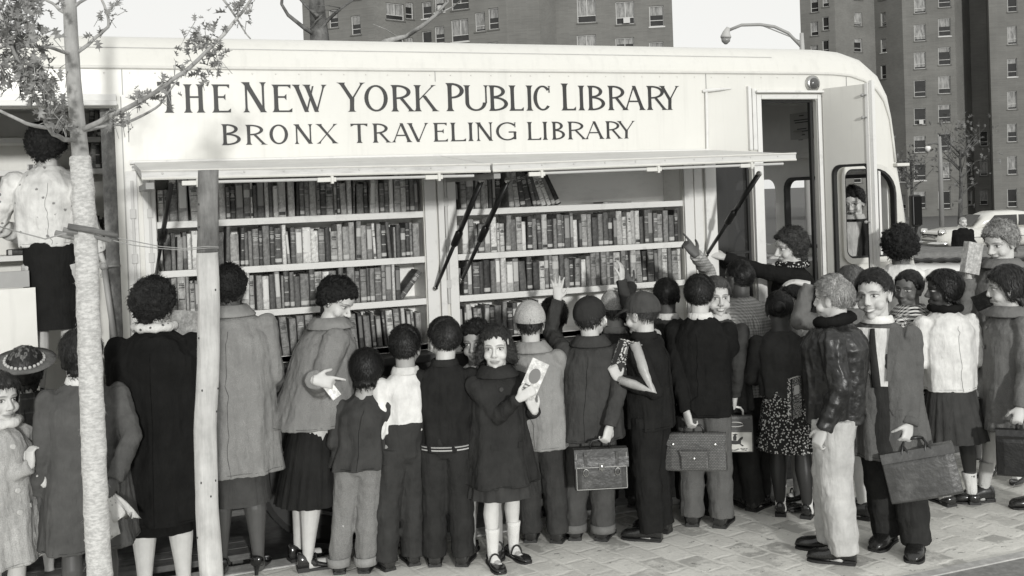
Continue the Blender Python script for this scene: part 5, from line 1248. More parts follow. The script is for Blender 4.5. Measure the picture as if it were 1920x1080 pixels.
    for z in zs_:
        t = (z-hem)/(shz-.06-hem); t2_ = t**.8; ww = hw+(u['w']-hw)*t2_; dd = hdp+(u['d']-hdp)*t2_
        if u.get('waist') and z < .8: ww *= 1-u['waist']*math.exp(-((z-.60)/.055)**2); dd *= 1-u['waist']*math.exp(-((z-.60)/.055)**2)
        am = (.075*(1-t)+.012)*u.get('flute', 1.0)
        rg.append(ering(sp(z), X3*ww, Y3*dd, 40, .92, lambda an, am=am, z=z: am*math.sin(nf*an+ph+.5*math.sin(z*20))))
    sc_ = shw+.002
    for z, w_, d_ in ((shz-.035, sc_*.93, u['d']*.92), (shz-.005, sc_*.80, u['d']*.74), (shz+.013, .066, .05), (shz+.028, .046, .045)): rg.append(ering(sp(z), X3*w_, Y3*d_, 40))
    up.loft(rg)
    if u['sl']:
        for side in 'RL':
            sh, el, T, fd = AR[side]; r0 = {'coat': .040, 'jacket': .038, 'sweater': .037, 'shirt': .035}.get(u['kind'], .045)*u['slr']*H; pts = []; rad = []
            Te = T-fd*.012*H*(0 if u.get('cuffs', 1) else 1); path = [sh+A3(0, 0, 0), el, Te]
            if u['sl'] == 'short': Te = el+(Te-el)*.2
            K = 9
            for k in range(K+1):
                q = sh+(el-sh)*k/K; pts.append(q); rad.append(r0*(1-.16*k/K)*(1+.04*math.sin(k*2.3+ph)))
            for k in range(1, K+1):
                q = el+(Te-el)*k/K; pts.append(q); rad.append(r0*(.84-.16*k/K)*(1+.06*math.sin(k*2.1+ph+1)))
            up.tube(pts, rad, 14); up.ell(sh-A3(0, 0, r0*.15), r0*.97, nu=14, nv=10); up.ell(el, r0*.85, nu=12, nv=8)
    nm = u['name'] or u['kind']
    uo = remesh(up, nm, max(.0065, vox), 3, fabric(u['t'], u['pat'], u['t2'], u['sc'], u.get('rough', .9)), root); folds(uo, u['fold'], (16, 16, 4.5), seed=seed)
    # trims
    def stick(P, off=.0015):
        out = []
        for p in P:
            ok, l, n, _ = uo.closest_point_on_mesh(Vector(p))
            if ok: out.append(l+n*off)
        return out
    if u['kind'] in ('coat', 'jacket') and u['pat'] != 'leather':
        P = stick([sp(z)+A3(0, -.13*H, 0) for z in np.linspace(hem+.004, shz-.01, 16)], .0003); m = MB(); m.tube(P, [.0016]*len(P), 5); m.build('back_seam', fabric(u['t']*.35), root)
        for side in 'RL':
            sg = 1 if side == 'R' else -1; P = stick([sp(hem+.012)+A3(math.cos(q)*hw*H*1.1, math.sin(q)*hdp*H*1.1, 0) for q in (np.linspace(-PI/2, PI/2, 14) if sg > 0 else np.linspace(PI/2, 3*PI/2, 14))], .0002); m = MB(); m.tube(P, [.0012]*len(P), 4); m.build('hem_seam', fabric(u['t']*.4), root)
        if u.get('buttons') or u.get('front'):
            for sg in (-1, 1):
                z0 = max(hem+.06, .50); c = [sp(z0+dz)+A3(sg*x_*H, .13*H, 0) for dz in (0, .022) for x_ in (.045, .06, .075, .09)]; P = stick(c, .006); Q = stick(c, .0005)
                if len(P) == 8: m = MB(); m.add([tuple(p) for p in P+Q], [(0, 1, 5, 4), (1, 2, 6, 5), (2, 3, 7, 6), (0, 8, 9, 1), (1, 9, 10, 2), (2, 10, 11, 3), (0, 4, 12, 8), (3, 11, 15, 7)]); m.build('pocket_flap', fabric(u['t']*.92, u['pat'], u['t2']), root, recalc=False)
    if collar:
        ck, ct = collar[0], collar[1]; m = MB(); c = sp(shz+.026)+A3(0, .004, 0); nr2 = nr+.008
        if ck == 'shirt':
            rings = [ering(c+A3(0, y_, z_), A3(r_, 0, 0), A3(0, r_, 0), 20) for r_, z_, y_ in ((nr2*1.02, .028, 0), (nr2*1.16, .022, 0), (nr2*1.34, -.010, .006), (nr2*1.28, -.014, .006), (nr2*1.05, .012, 0))]; m.loft(rings, cap=False)
        elif ck == 'coat':
            rings = [ering(c+A3(0, y_, z_), A3(r_, 0, 0), A3(0, r_, 0), 24) for r_, z_, y_ in ((nr2*1.08, .030, -.004), (nr2*1.35, .028, -.004), (nr2*2.05, -.026, .004), (nr2*2.0, -.034, .004), (nr2*1.2, .010, 0))]; m.loft(rings, cap=False)
        elif ck == 'fur': m.tube([c+A3(math.cos(q)*nr2*1.32, math.sin(q)*nr2*1.32+.0, .012+.014*math.sin(q)*-1) for q in np.linspace(0, 2*PI, 24)], [.03*H/1.5]*24, 12, cap=False)
        elif ck == 'scarf': m.tube([c+A3(math.cos(q)*nr2*1.35, math.sin(q)*nr2*1.35, .016) for q in np.linspace(0, 2*PI, 24)], [.024*(1+.2*math.sin(k*2.2)) for k in range(24)], 12, cap=False)
        mt = fabric(ct, collar[2] if len(collar) > 2 else 'plain', collar[3] if len(collar) > 3 else .1, .8)
        co_ = m.build({'fur': 'fur_collar', 'scarf': 'scarf'}.get(ck, 'collar'), mt, root, smooth=True)
        if ck in ('fur',): folds(co_, .0, amp2=.008)
    if u.get('buttons'):
        m = MB()
        for k in range(u['buttons']):
            m = MB(); z = shz-.045-k*u.get('bsp', .08); i_ = np.argmin([abs(q-z) for q in zs_]); t = (z-hem)/(shz-.06-hem); dd = hdp+(u['d']-hdp)*max(0, t)**.8; c = sp(z, u.get('bx', .012)); c = c+A3(0, dd*H*(1.0 if z < shz-.06 else .93)+.007, 0); m.tube([c-A3(0, .006, 0), c+A3(0, .004, 0)], [u.get('br', .012)]*2, 14); m.build('button', paint(u.get('bt', .03), .3), root)
    if u.get('hemband'):
        m = MB(); 
        for k, tt in enumerate(u['hemband']):
            z = hem+.004+k*.006; m.loft([ering(sp(z+q), X3*(hw+.006), Y3*(hdp+.006), 36, .92) for q in (0, .005)], cap=False, mi=k)
        m.build('hem_band', [fabric(x) for x in u['hemband']], root, smooth=True)
    if u.get('tie'):
        m = MB(); zz = [shz+.004, shz-.02, shz-.07, shz-.13, shz-.20]; m.tube([sp(z)+A3(0, (hdp+(u['d']-hdp)*min(1, max(0, (z-hem)/(shz-.06-hem)))**.8)*H*(1 if z < shz-.05 else .9 if z < shz-.01 else .76)+.014, 0) for z in zz], [.012, .016, .019, .022, .024], 8, flat=.25, ref=(0, 1, 0)); m.build('tie', fabric(.04), root, smooth=True)
    if u.get('front'):     # shirt front and open lapels
        ft = u['front']; m = MB(); hs = []
        for z in np.linspace(max(hem, .60), shz+.005, 8):
            k = (z-.6)/(shz-.6); hwf = .036+.026*k; t = max(0, (z-hem)/(shz-.06-hem)); dd = (hdp+(u['d']-hdp)*min(1, t)**.8)*(1 if z < shz-.05 else .9 if z < shz-.02 else .74); hs.append([sp(z, x_*hwf)+A3(0, dd*H*(1.0-.10*abs(x_))+.008, 0) for x_ in (-1, -.5, 0, .5, 1)])
        m.loft(hs, cap=False, closed=False); m.build('shirt_front', fabric(ft), root, smooth=True)
        if hem < .55:
            m = MB(); hs = []
            for z in np.linspace(hem+.01, .598, 7):
                t = max(0, (z-hem)/(shz-.06-hem)); dd = hdp+(u['d']-hdp)*t**.8; hs.append([sp(z, x_*.036)+A3(0, dd*H*(1.0-.10*abs(x_))+.006, 0) for x_ in (-1, -.5, 0, .5, 1)])
            m.loft(hs, cap=False, closed=False); m.build('coat_opening', fabric((lower or {}).get('t', .05)), root, smooth=True)
        m = MB()
        for sx_ in (-1, 1):
            hs = []
            for z in np.linspace(.62, shz+.01, 6):
                k = (z-.6)/(shz-.6); t = max(0, (z-hem)/(shz-.06-hem)); dd = (hdp+(u['d']-hdp)*min(1, t)**.8)*(1 if z < shz-.05 else .9 if z < shz-.02 else .78); x0 = sx_*(.033+.026*k); x1 = sx_*(.042+.056*k); hs.append([sp(z, x0)+A3(0, dd*H*.985+.014, 0), sp(z, x1)+A3(0, dd*H*.90+.016, 0), sp(z, x1*1.01)+A3(0, dd*H*.88+.010, 0), sp(z, x0)+A3(0, dd*H*.97+.009, 0)])
            m.loft(hs, cap=True)
        m.build('lapel', fabric(u['t'], u['pat'], u['t2']), root, smooth=False)
    if u.get('under'):     # second shorter layer visible under the hem
        pass
    if u.get('sleeve_stripe'):
        for side in 'RL':
            sh, el, T, fd = AR[side]; m = MB(); r0 = .040*u['slr']*H*.86; out = A3(1 if side == 'R' else -1, 0, .3)
            pts = [sh+A3(0, 0, r0*.8), sh*.5+el*.5, el, el*.5+T*.5, T-fd*.02]; m.tube([p+out*r0*.60 for k, p in enumerate(pts)], [r0*.58, r0*.60, r0*.58, r0*.52, r0*.46], 14)
            m.build('sleeve_panel', fabric(u['sleeve_stripe'], 'leather', u['sleeve_stripe']*1.2), root, smooth=True)
    if u.get('cuff'):
        for side in 'RL':
            sh, el, T, fd = AR[side]; m = MB(); r1 = {'coat': .042, 'jacket': .040}.get(u['kind'], .037)*u['slr']*H*.70; m.tube([T-fd*.035, T-fd*.032, T+fd*.004, T+fd*.006], [r1*.9, r1*1.1, r1*1.06, r1*.9], 16); m.build('cuff', fabric(u['cuff']), root, smooth=True)
    # lower
    lo = dict(kind='trousers', t=.05, w=1.0, pat='plain', t2=.4, hem=.035, sc=1., fold=.008); lo.update(lower or {}); m = MB()
    if lo['kind'] == 'trousers':
        m.loft([ering(sp(z), X3*w_*f, Y3*d_*f, 24) for z, w_, d_ in ((.44, .075, .06), (.47, .094, .076), (.52, .093, .076))+(((.59, .100, .080), (.605, .099, .079)) if lo.get('tuck') else ((.60, .080, .066), (.625, .078, .064)))])
        for hp_, kn, an, ft_ in LP:
            e = A3(an[0], an[1], lo['hem']*H); P = []; rr = []
            for k in range(7): P.append(hp_+(kn-hp_)*k/6); rr.append((.064-.012*k/6)*H*lo['w']*f)
            for k in range(1, 9): P.append(kn+(e-kn)*k/8); rr.append((.052-.007*k/8)*H*lo['w']*(1+.05*math.sin(k*2.2+ph)))
            m.tube(P, rr, 18)
            m.ell(P[6]+A3(0, .006*H, 0), rr[6]*.98, nu=12, nv=8)
        lo_o = remesh(m, lo.get('name', 'trousers'), .0075, 2, fabric(lo['t'], lo['pat'], lo['t2'], lo['sc']), root); folds(lo_o, lo['fold'], (13, 13, 5), amp2=.0022, seed=seed+3)
        if lo.get('cuff'):
            m = MB()
            for hp_, kn, an, ft_ in LP: c = A3(an[0], an[1], 0); r1 = .045*H*lo['w']*1.06; m.loft([ering(c+A3(0, 0, z), A3(r1*k, 0, 0), A3(0, r1*k, 0), 24) for z, k in ((lo['hem']*H-.004, .97), (lo['hem']*H-.003, 1.04), (lo['hem']*H+.04, 1.06), (lo['hem']*H+.042, .98))], cap=False)
            m.build('trouser_cuff', fabric(lo['cuff']), root, smooth=True)
    else:
        hm = lo['hem']; fl = lo.get('flare', 1.35); npl = lo.get('pleats', 14); pa = lo.get('pa', .05); rg = []
        for z in [hm+(.60-hm)*k/12 for k in range(13)]:
            t = (z-hm)/(.60-hm); ww = .098*fl*(1-t)+.082*t; dd = .086*fl*(1-t)+.066*t
            if z > .47 and z < .595: ww = max(ww, .094*f); dd = max(dd, .074*f)
            rg.append(ering(sp(z), X3*ww*f, Y3*dd*f, 96, 1., lambda an, t=t: pa*(1-t)*(.6*math.sin(npl*an+ph)+.4*math.sin((npl*1.5//1)*an+2))))
        m.loft(rg, cap=False)
        k = len(m.v[0]); o2 = m.build('skirt', fabric(lo['t'], lo['pat'], lo['t2'], lo['sc']), root, smooth=True); folds(o2, lo['fold']*.7, (16, 16, 3), amp2=.001, seed=seed+4)
    Lsh = .168*H
    for i, (hp_, kn, an, ft_) in enumerate(LP):
        sg = -1 if i == 0 else 1
        if socks:
            m = MB(); top_ = socks[1]*H; pt = an+(kn-an)*((top_-an[2])/(kn[2]-an[2])); k_ = .0225*H if top_ < .13*H else .028*H
            m.tube([ft_+A3(0, .04*H, .012*H), ft_+A3(0, .005*H, .020*H), an, an*.5+pt*.5, pt-A3(0, 0, .02), pt-A3(0, 0, .004), pt], [.017*H, .024*H, .0225*H, .0235*H+(k_-.0225*H)*.5, k_*1.06, k_*1.14, k_*1.05], 16); m.build('sock', fabric(socks[0], 'knit', socks[0]*.9, 2.), root, smooth=True)
        if legs == 'stocking':
            m = MB(); m.tube([kn*.8+hp_*.2, kn, kn*.68+an*.32-A3(0, .012*H, 0), kn*.35+an*.65-A3(0, .006*H, 0), an, ft_+A3(0, 0, .02*H)], [.041*H, .0365*H*f, .040*H*f, .030*H, .0215*H, .02*H], 16); m.build('stocking', paint(.035, .35, .1), root, smooth=True)
        shoe(root, ft_+A3(0, 0, 0), -sg*.12*(1 if abs(step) < .05 else 0), Lsh, shoes[0], shoes[1], pitch=(-tiptoe if tiptoe else (.0)))
    root['h'] = H
    P_ = Person(); P_.root = root; P_.H = H; P_.W = W; P_.gR = W @ Vector(gR); P_.gL = W @ Vector(gL); P_.wR = W @ Vector(AR['R'][2]); P_.wL = W @ Vector(AR['L'][2]); P_.HM = W @ HM; P_.r = r; P_.v = v; P_.s = s; P_.base = base; P_.rz = rz; P_.sp = sp; P_.shz = shz
    del root['h']
    return P_
# ---- things people carry
def frame_at(p, r, v, yaw=0): # image-plane aligned frame: x right, y away, z up
    x = (r*math.cos(yaw)+v*math.sin(yaw)); y = Vector((-x.y, x.x, 0)); M = Matrix(((x.x, y.x, 0, p.x), (x.y, y.y, 0, p.y), (0, 0, 1, p.z), (0, 0, 0, 1))); return M
def briefcase(P, hand, w, h, d, kind, t, label, yaw=0, tilt=0, xo=0, tone2=.5):
    g = (P.gR if hand == 'R' else P.gL).copy(); M = frame_at(g+P.r*xo, P.r, P.v, yaw) @ Matrix.Rotation(tilt, 4, 'Y')
    root = empty('briefcase' if kind != 'lunch' else 'lunch_box', (0, 0, 0), 0, label, 'briefcase' if kind != 'lunch' else 'lunch box'); root.matrix_world = M
    lt_ = fabric(t, 'leather', t*1.9)
    if kind == 'croc':
        k_ = ('crocm', t)
        if k_ not in _mc:
            b = NB('croc_leather', .35, .5); co = b.co(); br = b.N('TexBrick'); cx = b.N('SeparateXYZ'); b.L(co, cx.inputs[0]); cb = b.N('CombineXYZ'); b.L(cx.outputs[0], cb.inputs[0]); b.L(cx.outputs[2], cb.inputs[1]); b.L(cb.outputs[0], br.inputs[0]); br.inputs['Scale'].default_value = 1; br.inputs['Brick Width'].default_value = .016; br.inputs['Row Height'].default_value = .009; br.inputs['Mortar Size'].default_value = .0014
            br.inputs['Color1'].default_value = G(t); br.inputs['Color2'].default_value = G(t*1.5); br.inputs['Mortar'].default_value = G(t*.35); b.L(br.outputs[0], b.b.inputs['Base Color']); b.bump(br.outputs[1], -.5, .003); _mc[k_] = b.m
        lt_ = _mc[k_]
    zt = -.055; m = MB(); sag = .012 if kind in ('soft', 'croc') else .002
    rings = []
    n = 9
    for i in range(n):
        x = -w/2+w*i/(n-1); e = abs(2*i/(n-1)-1); hh_ = h*(1-sag/h*(1-e*e)*1.5 if kind == 'soft' else 1); dd = d/2*(1-.25*e**6)
        rings.append([(x, -dd*.55, zt-(h-hh_)), (x, -dd*.95, zt-h*.25), (x, -dd, zt-h*.6), (x, -dd, zt-h+.012), (x, -dd+.012, zt-h), (x, dd-.012, zt-h), (x, dd, zt-h+.012), (x, dd, zt-h*.6), (x, dd*.95, zt-h*.25), (x, dd*.55, zt-(h-hh_))])
    m.loft(rings); body = m.build('case_body', lt_, root, smooth=False, bevel=.004)
    if kind in ('satchel', 'croc', 'soft', 'plain'):
        fh = {'satchel': .42, 'croc': .30, 'soft': .16, 'plain': .10}[kind]*h; m = MB(); rings = []
        for i in range(n):
            x = -w/2*1.01+w*1.02*i/(n-1); e = abs(2*i/(n-1)-1); f_ = fh*(1 if kind != 'croc' else (.65+.55*abs(math.sin(2*PI*i/(n-1)*1.0)))); ex = .003
            rings.append([(x, d*.28, zt+.006), (x, -d*.28-ex, zt+.006), (x, -d/2*.97-ex, zt-h*.16), (x, -d/2-ex-.003, zt-f_), (x, -d/2-ex+.001, zt-f_), (x, -d/2*.95, zt-h*.14), (x, -d*.26, zt+.001), (x, d*.28, zt+.001)])
        m.loft(rings); m.build('flap', lt_, root)
    m = MB(); hw = .055 if kind != 'soft' else .06
    if kind == 'soft':
        for xx in (-hw, hw):
            m.tube([(xx-.022, -d*.3, zt-.045), (xx-.018, -d*.3, zt-.01), (xx, -d*.2, zt+.03), (xx*.8, 0, zt+.055)], [.008]*4, 8); m.tube([(xx+.022, -d*.3, zt-.045), (xx+.018, -d*.3, zt-.01), (xx, -d*.2, zt+.03)], [.008]*3, 8)
        m.tube([(-hw*.8, 0, zt+.055), (0, 0, zt+.06), (hw*.8, 0, zt+.055)], [.009]*3, 8)
    else: m.tube([(-hw, 0, zt+.004), (-hw, 0, zt+.03), (-hw*.75, 0, zt+.048), (0, 0, zt+.056), (hw*.75, 0, zt+.048), (hw, 0, zt+.03), (hw, 0, zt+.004)], [.007]*7, 8)
    m.build('handle', paint(.02 if kind != 'lunch' else .75, .3), root, smooth=True)
    if kind == 'satchel':
        for xx, fl_ in ((-w*.30, 1), (w*.30, 1)):
            m = MB(); m.box((xx-.009, -d/2-.008, zt-h*.66), (xx+.009, -d/2-.0045, zt-h*.02)); m.build('strap', lt_, root); m = MB(); m.tube([(xx+.014*math.cos(q), -d/2-.011, zt-h*.52+.02*math.sin(q)) for q in np.linspace(0, 2*PI, 12)], [.0025]*12, 5, cap=False); m.build('buckle', chrome(.6), root)
        m = MB(); m.box((-.016, -d/2-.012, zt-h*.47), (.016, -d/2-.0062, zt-h*.30)); m.ell((0, -d/2-.012, zt-h*.42), (.007, .006, .02)); m.build('clasp', chrome(.55), root, bevel=.002)
        m = MB(); q = [(-w/2+.008, zt-.012), (-w/2+.008, zt-h+.01), (w/2-.008, zt-h+.01), (w/2-.008, zt-.012)]
        for (x0, z0), (x1, z1) in zip(q, q[1:]): m.tube([(x0, -d/2-.001, z0), (x1, -d/2-.001, z1)], [.0016]*2, 4)
        m.tube([(-w/2+.01, -d/2-.008, zt-h*.40), (w/2-.01, -d/2-.008, zt-h*.40)], [.0015]*2, 4); m.build('stitching', paint(.5, .6), root)
    if kind == 'croc':
        m = MB(); m.box((-w*.22, -d/2-.026, zt-h*.90), (w*.22, -d/2-.002, zt-h*.42)); m.build('pocket', lt_, root, bevel=.008)
        m = MB(); m.add([(-w*.235, -d/2-.030, zt-h*.40), (w*.235, -d/2-.030, zt-h*.40), (w*.20, -d/2-.030, zt-h*.56), (0, -d/2-.030, zt-h*.66), (-w*.20, -d/2-.030, zt-h*.56), (-w*.235, -d/2-.002, zt-h*.39), (w*.235, -d/2-.002, zt-h*.39)], [(0, 1, 2, 3, 4), (0, 5, 6, 1)]); m.build('pocket_flap', lt_, root)
        m = MB()
        for xx, zz in ((0, -.60), (-w*.34, -.24), (w*.34, -.24)): m.ell((xx, -d/2-.032 if xx == 0 else -d/2-.008, zt+h*zz), (.008, .004, .008), nu=10, nv=6)
        m.build('stud', chrome(.6), root)
    if kind == 'lunch':
        m = MB(); m.box((-w*.46, -d/2-.003, zt-h*.36), (w*.46, -d/2-.0012, zt-h*.06)); m.box((-w*.46, -d/2-.003, zt-h*.95), (w*.46, -d/2-.0012, zt-h*.42), 1); m.build('label_panel', [paint(.09, .4), paint(.62, .4)], root)
        m = MB(); m.tube([(.055*math.cos(q)*1.0, -d/2-.006, zt-h*.2+.014*math.sin(q)) for q in np.linspace(0, 2*PI, 18)], [.004]*18, 6, cap=False); m.build('catch', chrome(.6), root)
        m = MB(); Rr = random.Random(4); Mt = MXZ.copy(); Mt.translation = (0, -d/2-.0045, zt-h*.70)
        ho = [(-.05, -.035), (-.042, -.01), (-.05, .012), (-.02, .012), (.015, .010), (.03, .028), (.048, .036), (.046, .022), (.036, .012), (.034, -.008), (.052, -.02), (.042, -.024), (.026, -.01), (.0, -.012), (-.02, -.010), (-.03, -.034), (-.036, -.034), (-.032, -.012), (-.043, -.034)]
        rd = [(-.01, .012), (-.012, .034), (-.004, .044), (-.016, .048), (.006, .054), (.018, .048), (.006, .044), (.010, .034), (.008, .012)]
        plate([ho], .001, Mt, m); Mt.translation = (0, -d/2-.0048, zt-h*.70); plate([rd], .001, Mt, m)
        for _ in range(16): x_ = Rr.uniform(-.08, .08); m.ell((x_, -d/2-.0032, zt-h*.92+Rr.uniform(0, .012)), (.008, .0012, .003), nu=6, nv=4)
        m.build('picture', paint(.03, .5), root)
    return root
def flatbook(label, M, w=.19, h=.245, d=.014, t=.3, kind='book', pat=None, name='notebook', cat='notebook', spine='L'):
    root = empty(name, (0, 0, 0), 0, label, cat); root.matrix_world = M
    mt = bookcloth(t, 1)
    if pat == 'marble':
        if 'marble' not in _mc:
            b = NB('marble_board', .5, .3); co = b.co(); n = b.noise(co, 95, 3, .6); b.col(b.ramp(n, [(.48, .02), (.52, .62)], 'CONSTANT')); _mc['marble'] = b.m
        mt = _mc['marble']
    m = MB(); m.box((-w/2, -d/2-.002, -h/2), (w/2, -d/2, h/2)); m.box((-w/2, d/2, -h/2), (w/2, d/2+.002, h/2)); m.box((-w/2-.002, -d/2-.002, -h/2), (-w/2-.0003, d/2+.002, h/2)); m.build('cover', mt, root)
    m = MB(); m.box((-w/2+.0006, -d/2+.0006, -h/2+.003), (w/2-.003, d/2-.0006, h/2-.003)); m.build('pages', M_page, root)
    if pat == 'marble':
        m = MB(); m.box((-w*.22, -d/2-.0034, h*.08), (w*.28, -d/2-.0024, h*.3)); m.build('title_label', paint(.7, .6), root)
        m = MB(); m.box((-w/2-.003, -d/2-.003, -h/2), (-w/2+.022, -d/2-.0023, h/2)); m.build('spine_tape', paint(.02, .5), root)
    elif pat == 'cover':
        m = MB(); m.ell((0, -d/2-.0025, h*.1), (w*.33, .001, h*.2), nu=20, nv=8); m.build('cover_picture', paint(.2, .5), root)
        m = MB(); 
        for k in range(3): m.box((-w*.35, -d/2-.0034, -h*.2-.02*k), (w*(.3-.1*k), -d/2-.0025, -h*.2-.02*k+.009))
        m.build('cover_lines', paint(.15, .5), root)
    return root
def hold(p, P, yaw=0., pitch=0., roll=0.):
    return frame_at(p, P.r, P.v, yaw) @ Matrix.Rotation(pitch, 4, 'X') @ Matrix.Rotation(roll, 4, 'Y')
# ================================================================== the crowd
S_P = skin(.55); S_PS = skin(.55, .5, 1); S_W = skin(.56, .16); S_WD = skin(.56, .10); S_B = skin(.085, .7); S_B2 = skin(.14, .65); S_D = skin(.065, .7); S_T = skin(.36, .5)
DK = ('short', .016)
coat = lambda **k: dict(dict(kind='coat', hem=.36, w=.122, d=.092, hw=.155, hdp=.125), **k)
jack = lambda **k: dict(dict(kind='jacket', hem=.46, w=.118, d=.088, hw=.118, hdp=.088), **k)
swt = lambda **k: dict(dict(kind='sweater', hem=.47, w=.106, d=.078, hw=.102, hdp=.078), **k)
shirt = lambda **k: dict(dict(kind='shirt', hem=.55, w=.104, d=.076, hw=.092, hdp=.07), **k)
grip = {'curl': 1.15, 'thumb': 1.4}
# far left group
P = person('small girl in a pale headscarf and light coat at the left edge of the photograph', (-8, 700), H=1.28, a=38, ha=30, sk=S_P, hr=('bob', .03), upper=coat(t=.45, hem=.30, pat='tweed', t2=.3, buttons=4, bt=.6), lower=dict(kind='skirt', t=.3, hem=.33), legs=1, shoes=('mary', .03), R=('loc', -.02, .14, .66, {'curl': .9, 'dir': (0, 1, 0)}), L=('loc', -.10, .10, .60, {'curl': .9}), collar=('scarf', .6))
m = MB(); HMi = P.HM; s = P.s
rings = []
for y_, r_, z_ in ((.052, .080, .0), (.030, .097, .0), (-.02, .108, -.005), (-.07, .100, -.01), (-.11, .06, -.01), (-.125, .01, -.01)): rings.append([tuple(P.root.matrix_world.inverted() @ HMi @ Vector((r_*math.cos(q)*.9*s, (y_+.02*math.cos(q*1))*s if False else y_*s, (r_*1.12*math.sin(q)+.012)*s))) for q in np.linspace(0, 2*PI, 28, endpoint=False)])
m.loft(rings, cap=False); m.build('headscarf', fabric(.62, 'sprig', .4), P.root, smooth=True)
person('child in a wide brimmed felt hat and dark plaid coat seen from behind', (45, 640), H=1.33, a=175, hp=-.3, sk=S_P, hr=('bob', .03, 300), cap='brim', foff=.14, upper=coat(t=.05, pat='plaid', t2=.10, hem=.33), lower=dict(kind='skirt', t=.04, hem=.34), legs=1, shoes=('mary', .03))
P3 = person('woman in a flowered blouse and dark skirt standing inside the rear entrance', (86, 236), H=1.66, Yp=YB+.38, a=172, ha=160, kid=False, sk=S_W, hr=('curly', .018, 1500, 1.15), upper=shirt(t=.66, pat='sprig', t2=.22, kind='jacket', hem=.565, w=.118, d=.09, hw=.105, fold=.010, slr=1.15), lower=dict(kind='skirt', t=.018, hem=.27, flare=1.02, pa=.01), legs=1, shoes=('pump', .02), L=('loc', -.12, .15, .60, {'elbow': (-1, -.5, -.9)}), R=('px', 186, 470, -.1, {'curl': .35}))
P4 = person('girl in a dark grey coat with white collar behind the wrapped tree trunk', (150, 618), H=1.46, a=185, ha=190, sk=S_B, hr=('bob', .014, 900), upper=coat(t=.095, hem=.285, w=.118, hw=.165, hdp=.13), lower=dict(kind='skirt', t=.08, hem=.30), legs=1, shoes=('mary', .02), collar=('shirt', .68), R=('px', 214, 900, -.22, dict(grip)))
# her bundle
rt = empty('cloth_bundle', tuple(P4.gR), 0, 'bundle of pale printed cloth held beside the wrapped tree trunk', 'bundle'); Rb = random.Random(3)
for k, (dx, dz, fl) in enumerate(((.085, -.13, .042), (-.02, -.20, .055))):
    m = MB(); rings = []
    for i in range(12):
        f = i/11; rad = .012+fl*(f**.8); c = Vector((dx*f, 0, .02+dz*f)); rings.append([tuple(Vector((c.x+rad*math.cos(q)*(1+.30*f*math.sin(5*q+i*.3+k)), c.y+rad*.55*math.sin(q)*(1+.35*f*math.sin(4*q+k)), c.z+.018*f*math.sin(3*q+k)+.008*math.sin(7*q)))) for q in np.linspace(0, 2*PI, 26, endpoint=False)])
    m.loft(rings); m.build('cloth', fabric(.55, 'sprig', .25, 2.), rt, smooth=True)
P5 = person('woman in a long black coat with flowered scarf seen from behind', (286, 528), H=1.66, a=170, ha=155, kid=False, sk=S_W, hr=('curly', .016, 1800, 1.05), upper=coat(t=.012, hem=.27, w=.135, d=.10, hw=.165, hdp=.13, fold=.008), lower=dict(kind='skirt', t=.010, hem=.235, flare=1.2), legs=1, shoes=('pump', .02), collar=('scarf', .62, 'floral', .08), R=('loc', .07, .15, .62, {'curl': .6}), L=('loc', -.08, .15, .6, {'curl': .6}))
Mx = frame_at(atD(345, 618, 5.62), P5.r, P5.v, .5) @ Matrix.Rotation(.15, 4, 'Y'); flatbook('large pale folder held open by the woman in the black coat', Mx, .17, .20, .03, .28, name='folder', cat='folder')
P6 = person('woman in a long light grey coat behind the peeled stake', (428, 497), foot=(452, 1073), a=172, ha=165, kid=False, sk=S_B, hr=('curly', .013, 1200, .6), upper=coat(t=.26, hem=.335, w=.128, d=.098, hw=.150, hdp=.12, pat='tweed', t2=.2, flute=.8), lower=dict(kind='skirt', t=.07, hem=.235, flare=1.12, pa=.01), legs=1, shoes=('pump', .012), collar=('coat', .26), R=('loc', .12, .14, .58), L=('loc', -.12, .16, .60))
P7 = person('woman in a short light grey jacket looking down at a card in her hand', (604, 523), foot=(575, 1058), a=105, ha=60, hp=.55, hroll=-.10, kid=False, sk=S_WD, hr=('set', .014, 1500, .95), upper=dict(kind='coat', t=.24, hem=.495, w=.128, d=.105, hw=.155, hdp=.16, pat='tweed', t2=.18, slr=1.18, buttons=3, br=.017, bsp=.062, bt=.05, flute=.5), lower=dict(kind='skirt', t=.022, hem=.225, flare=1.38, pleats=22, pa=.05), legs=1, shoes=('strap', .03), collar=('coat', .24), lean=.10, R=('px', 590, 712, -.30, {'dir': (1, -.25, 0), 'curl': [.1, 1.0, 1.1, 1.1], 'nrm': (.2, -.3, 1), 'elbow': (.2, -.5, -1)}), L=('px', 640, 712, .12, {'curl': .8, 'dir': (1, 0, 0)}))
Mx = frame_at(P7.gR+Vector((0, 0, -.03)), P7.r, P7.v, .1) @ Matrix.Rotation(-.6, 4, 'Y'); flatbook('white card held by the woman looking down', Mx, .05, .12, .003, .7, name='card', cat='card')
Mx = frame_at(atD(598, 755, proj(P7.base)[2]-.02), P7.r, P7.v, .2) @ Matrix.Rotation(.12, 4, 'Y'); flatbook('grey folder held between the looking woman and the small child in jeans', Mx, .12, .20, .012, .22, name='folder', cat='folder')
person('small child with tousled dark hair in a gathered dark top and faded jeans', (690, 655), foot=(662, 1070), a=172, ha=170, hp=.2, sk=S_T, hr=('bob', .012, 1400, .75), upper=dict(kind='jacket', t=.055, hem=.47, w=.122, d=.09, hw=.135, hdp=.105, waist=.12, flute=1.5), lower=dict(kind='trousers', t=.17, w=1.05, pat='tweed', t2=.24, cuff=.26, fold=.010), R=('loc', .10, .16, .56), L=('loc', -.15, .12, .55))
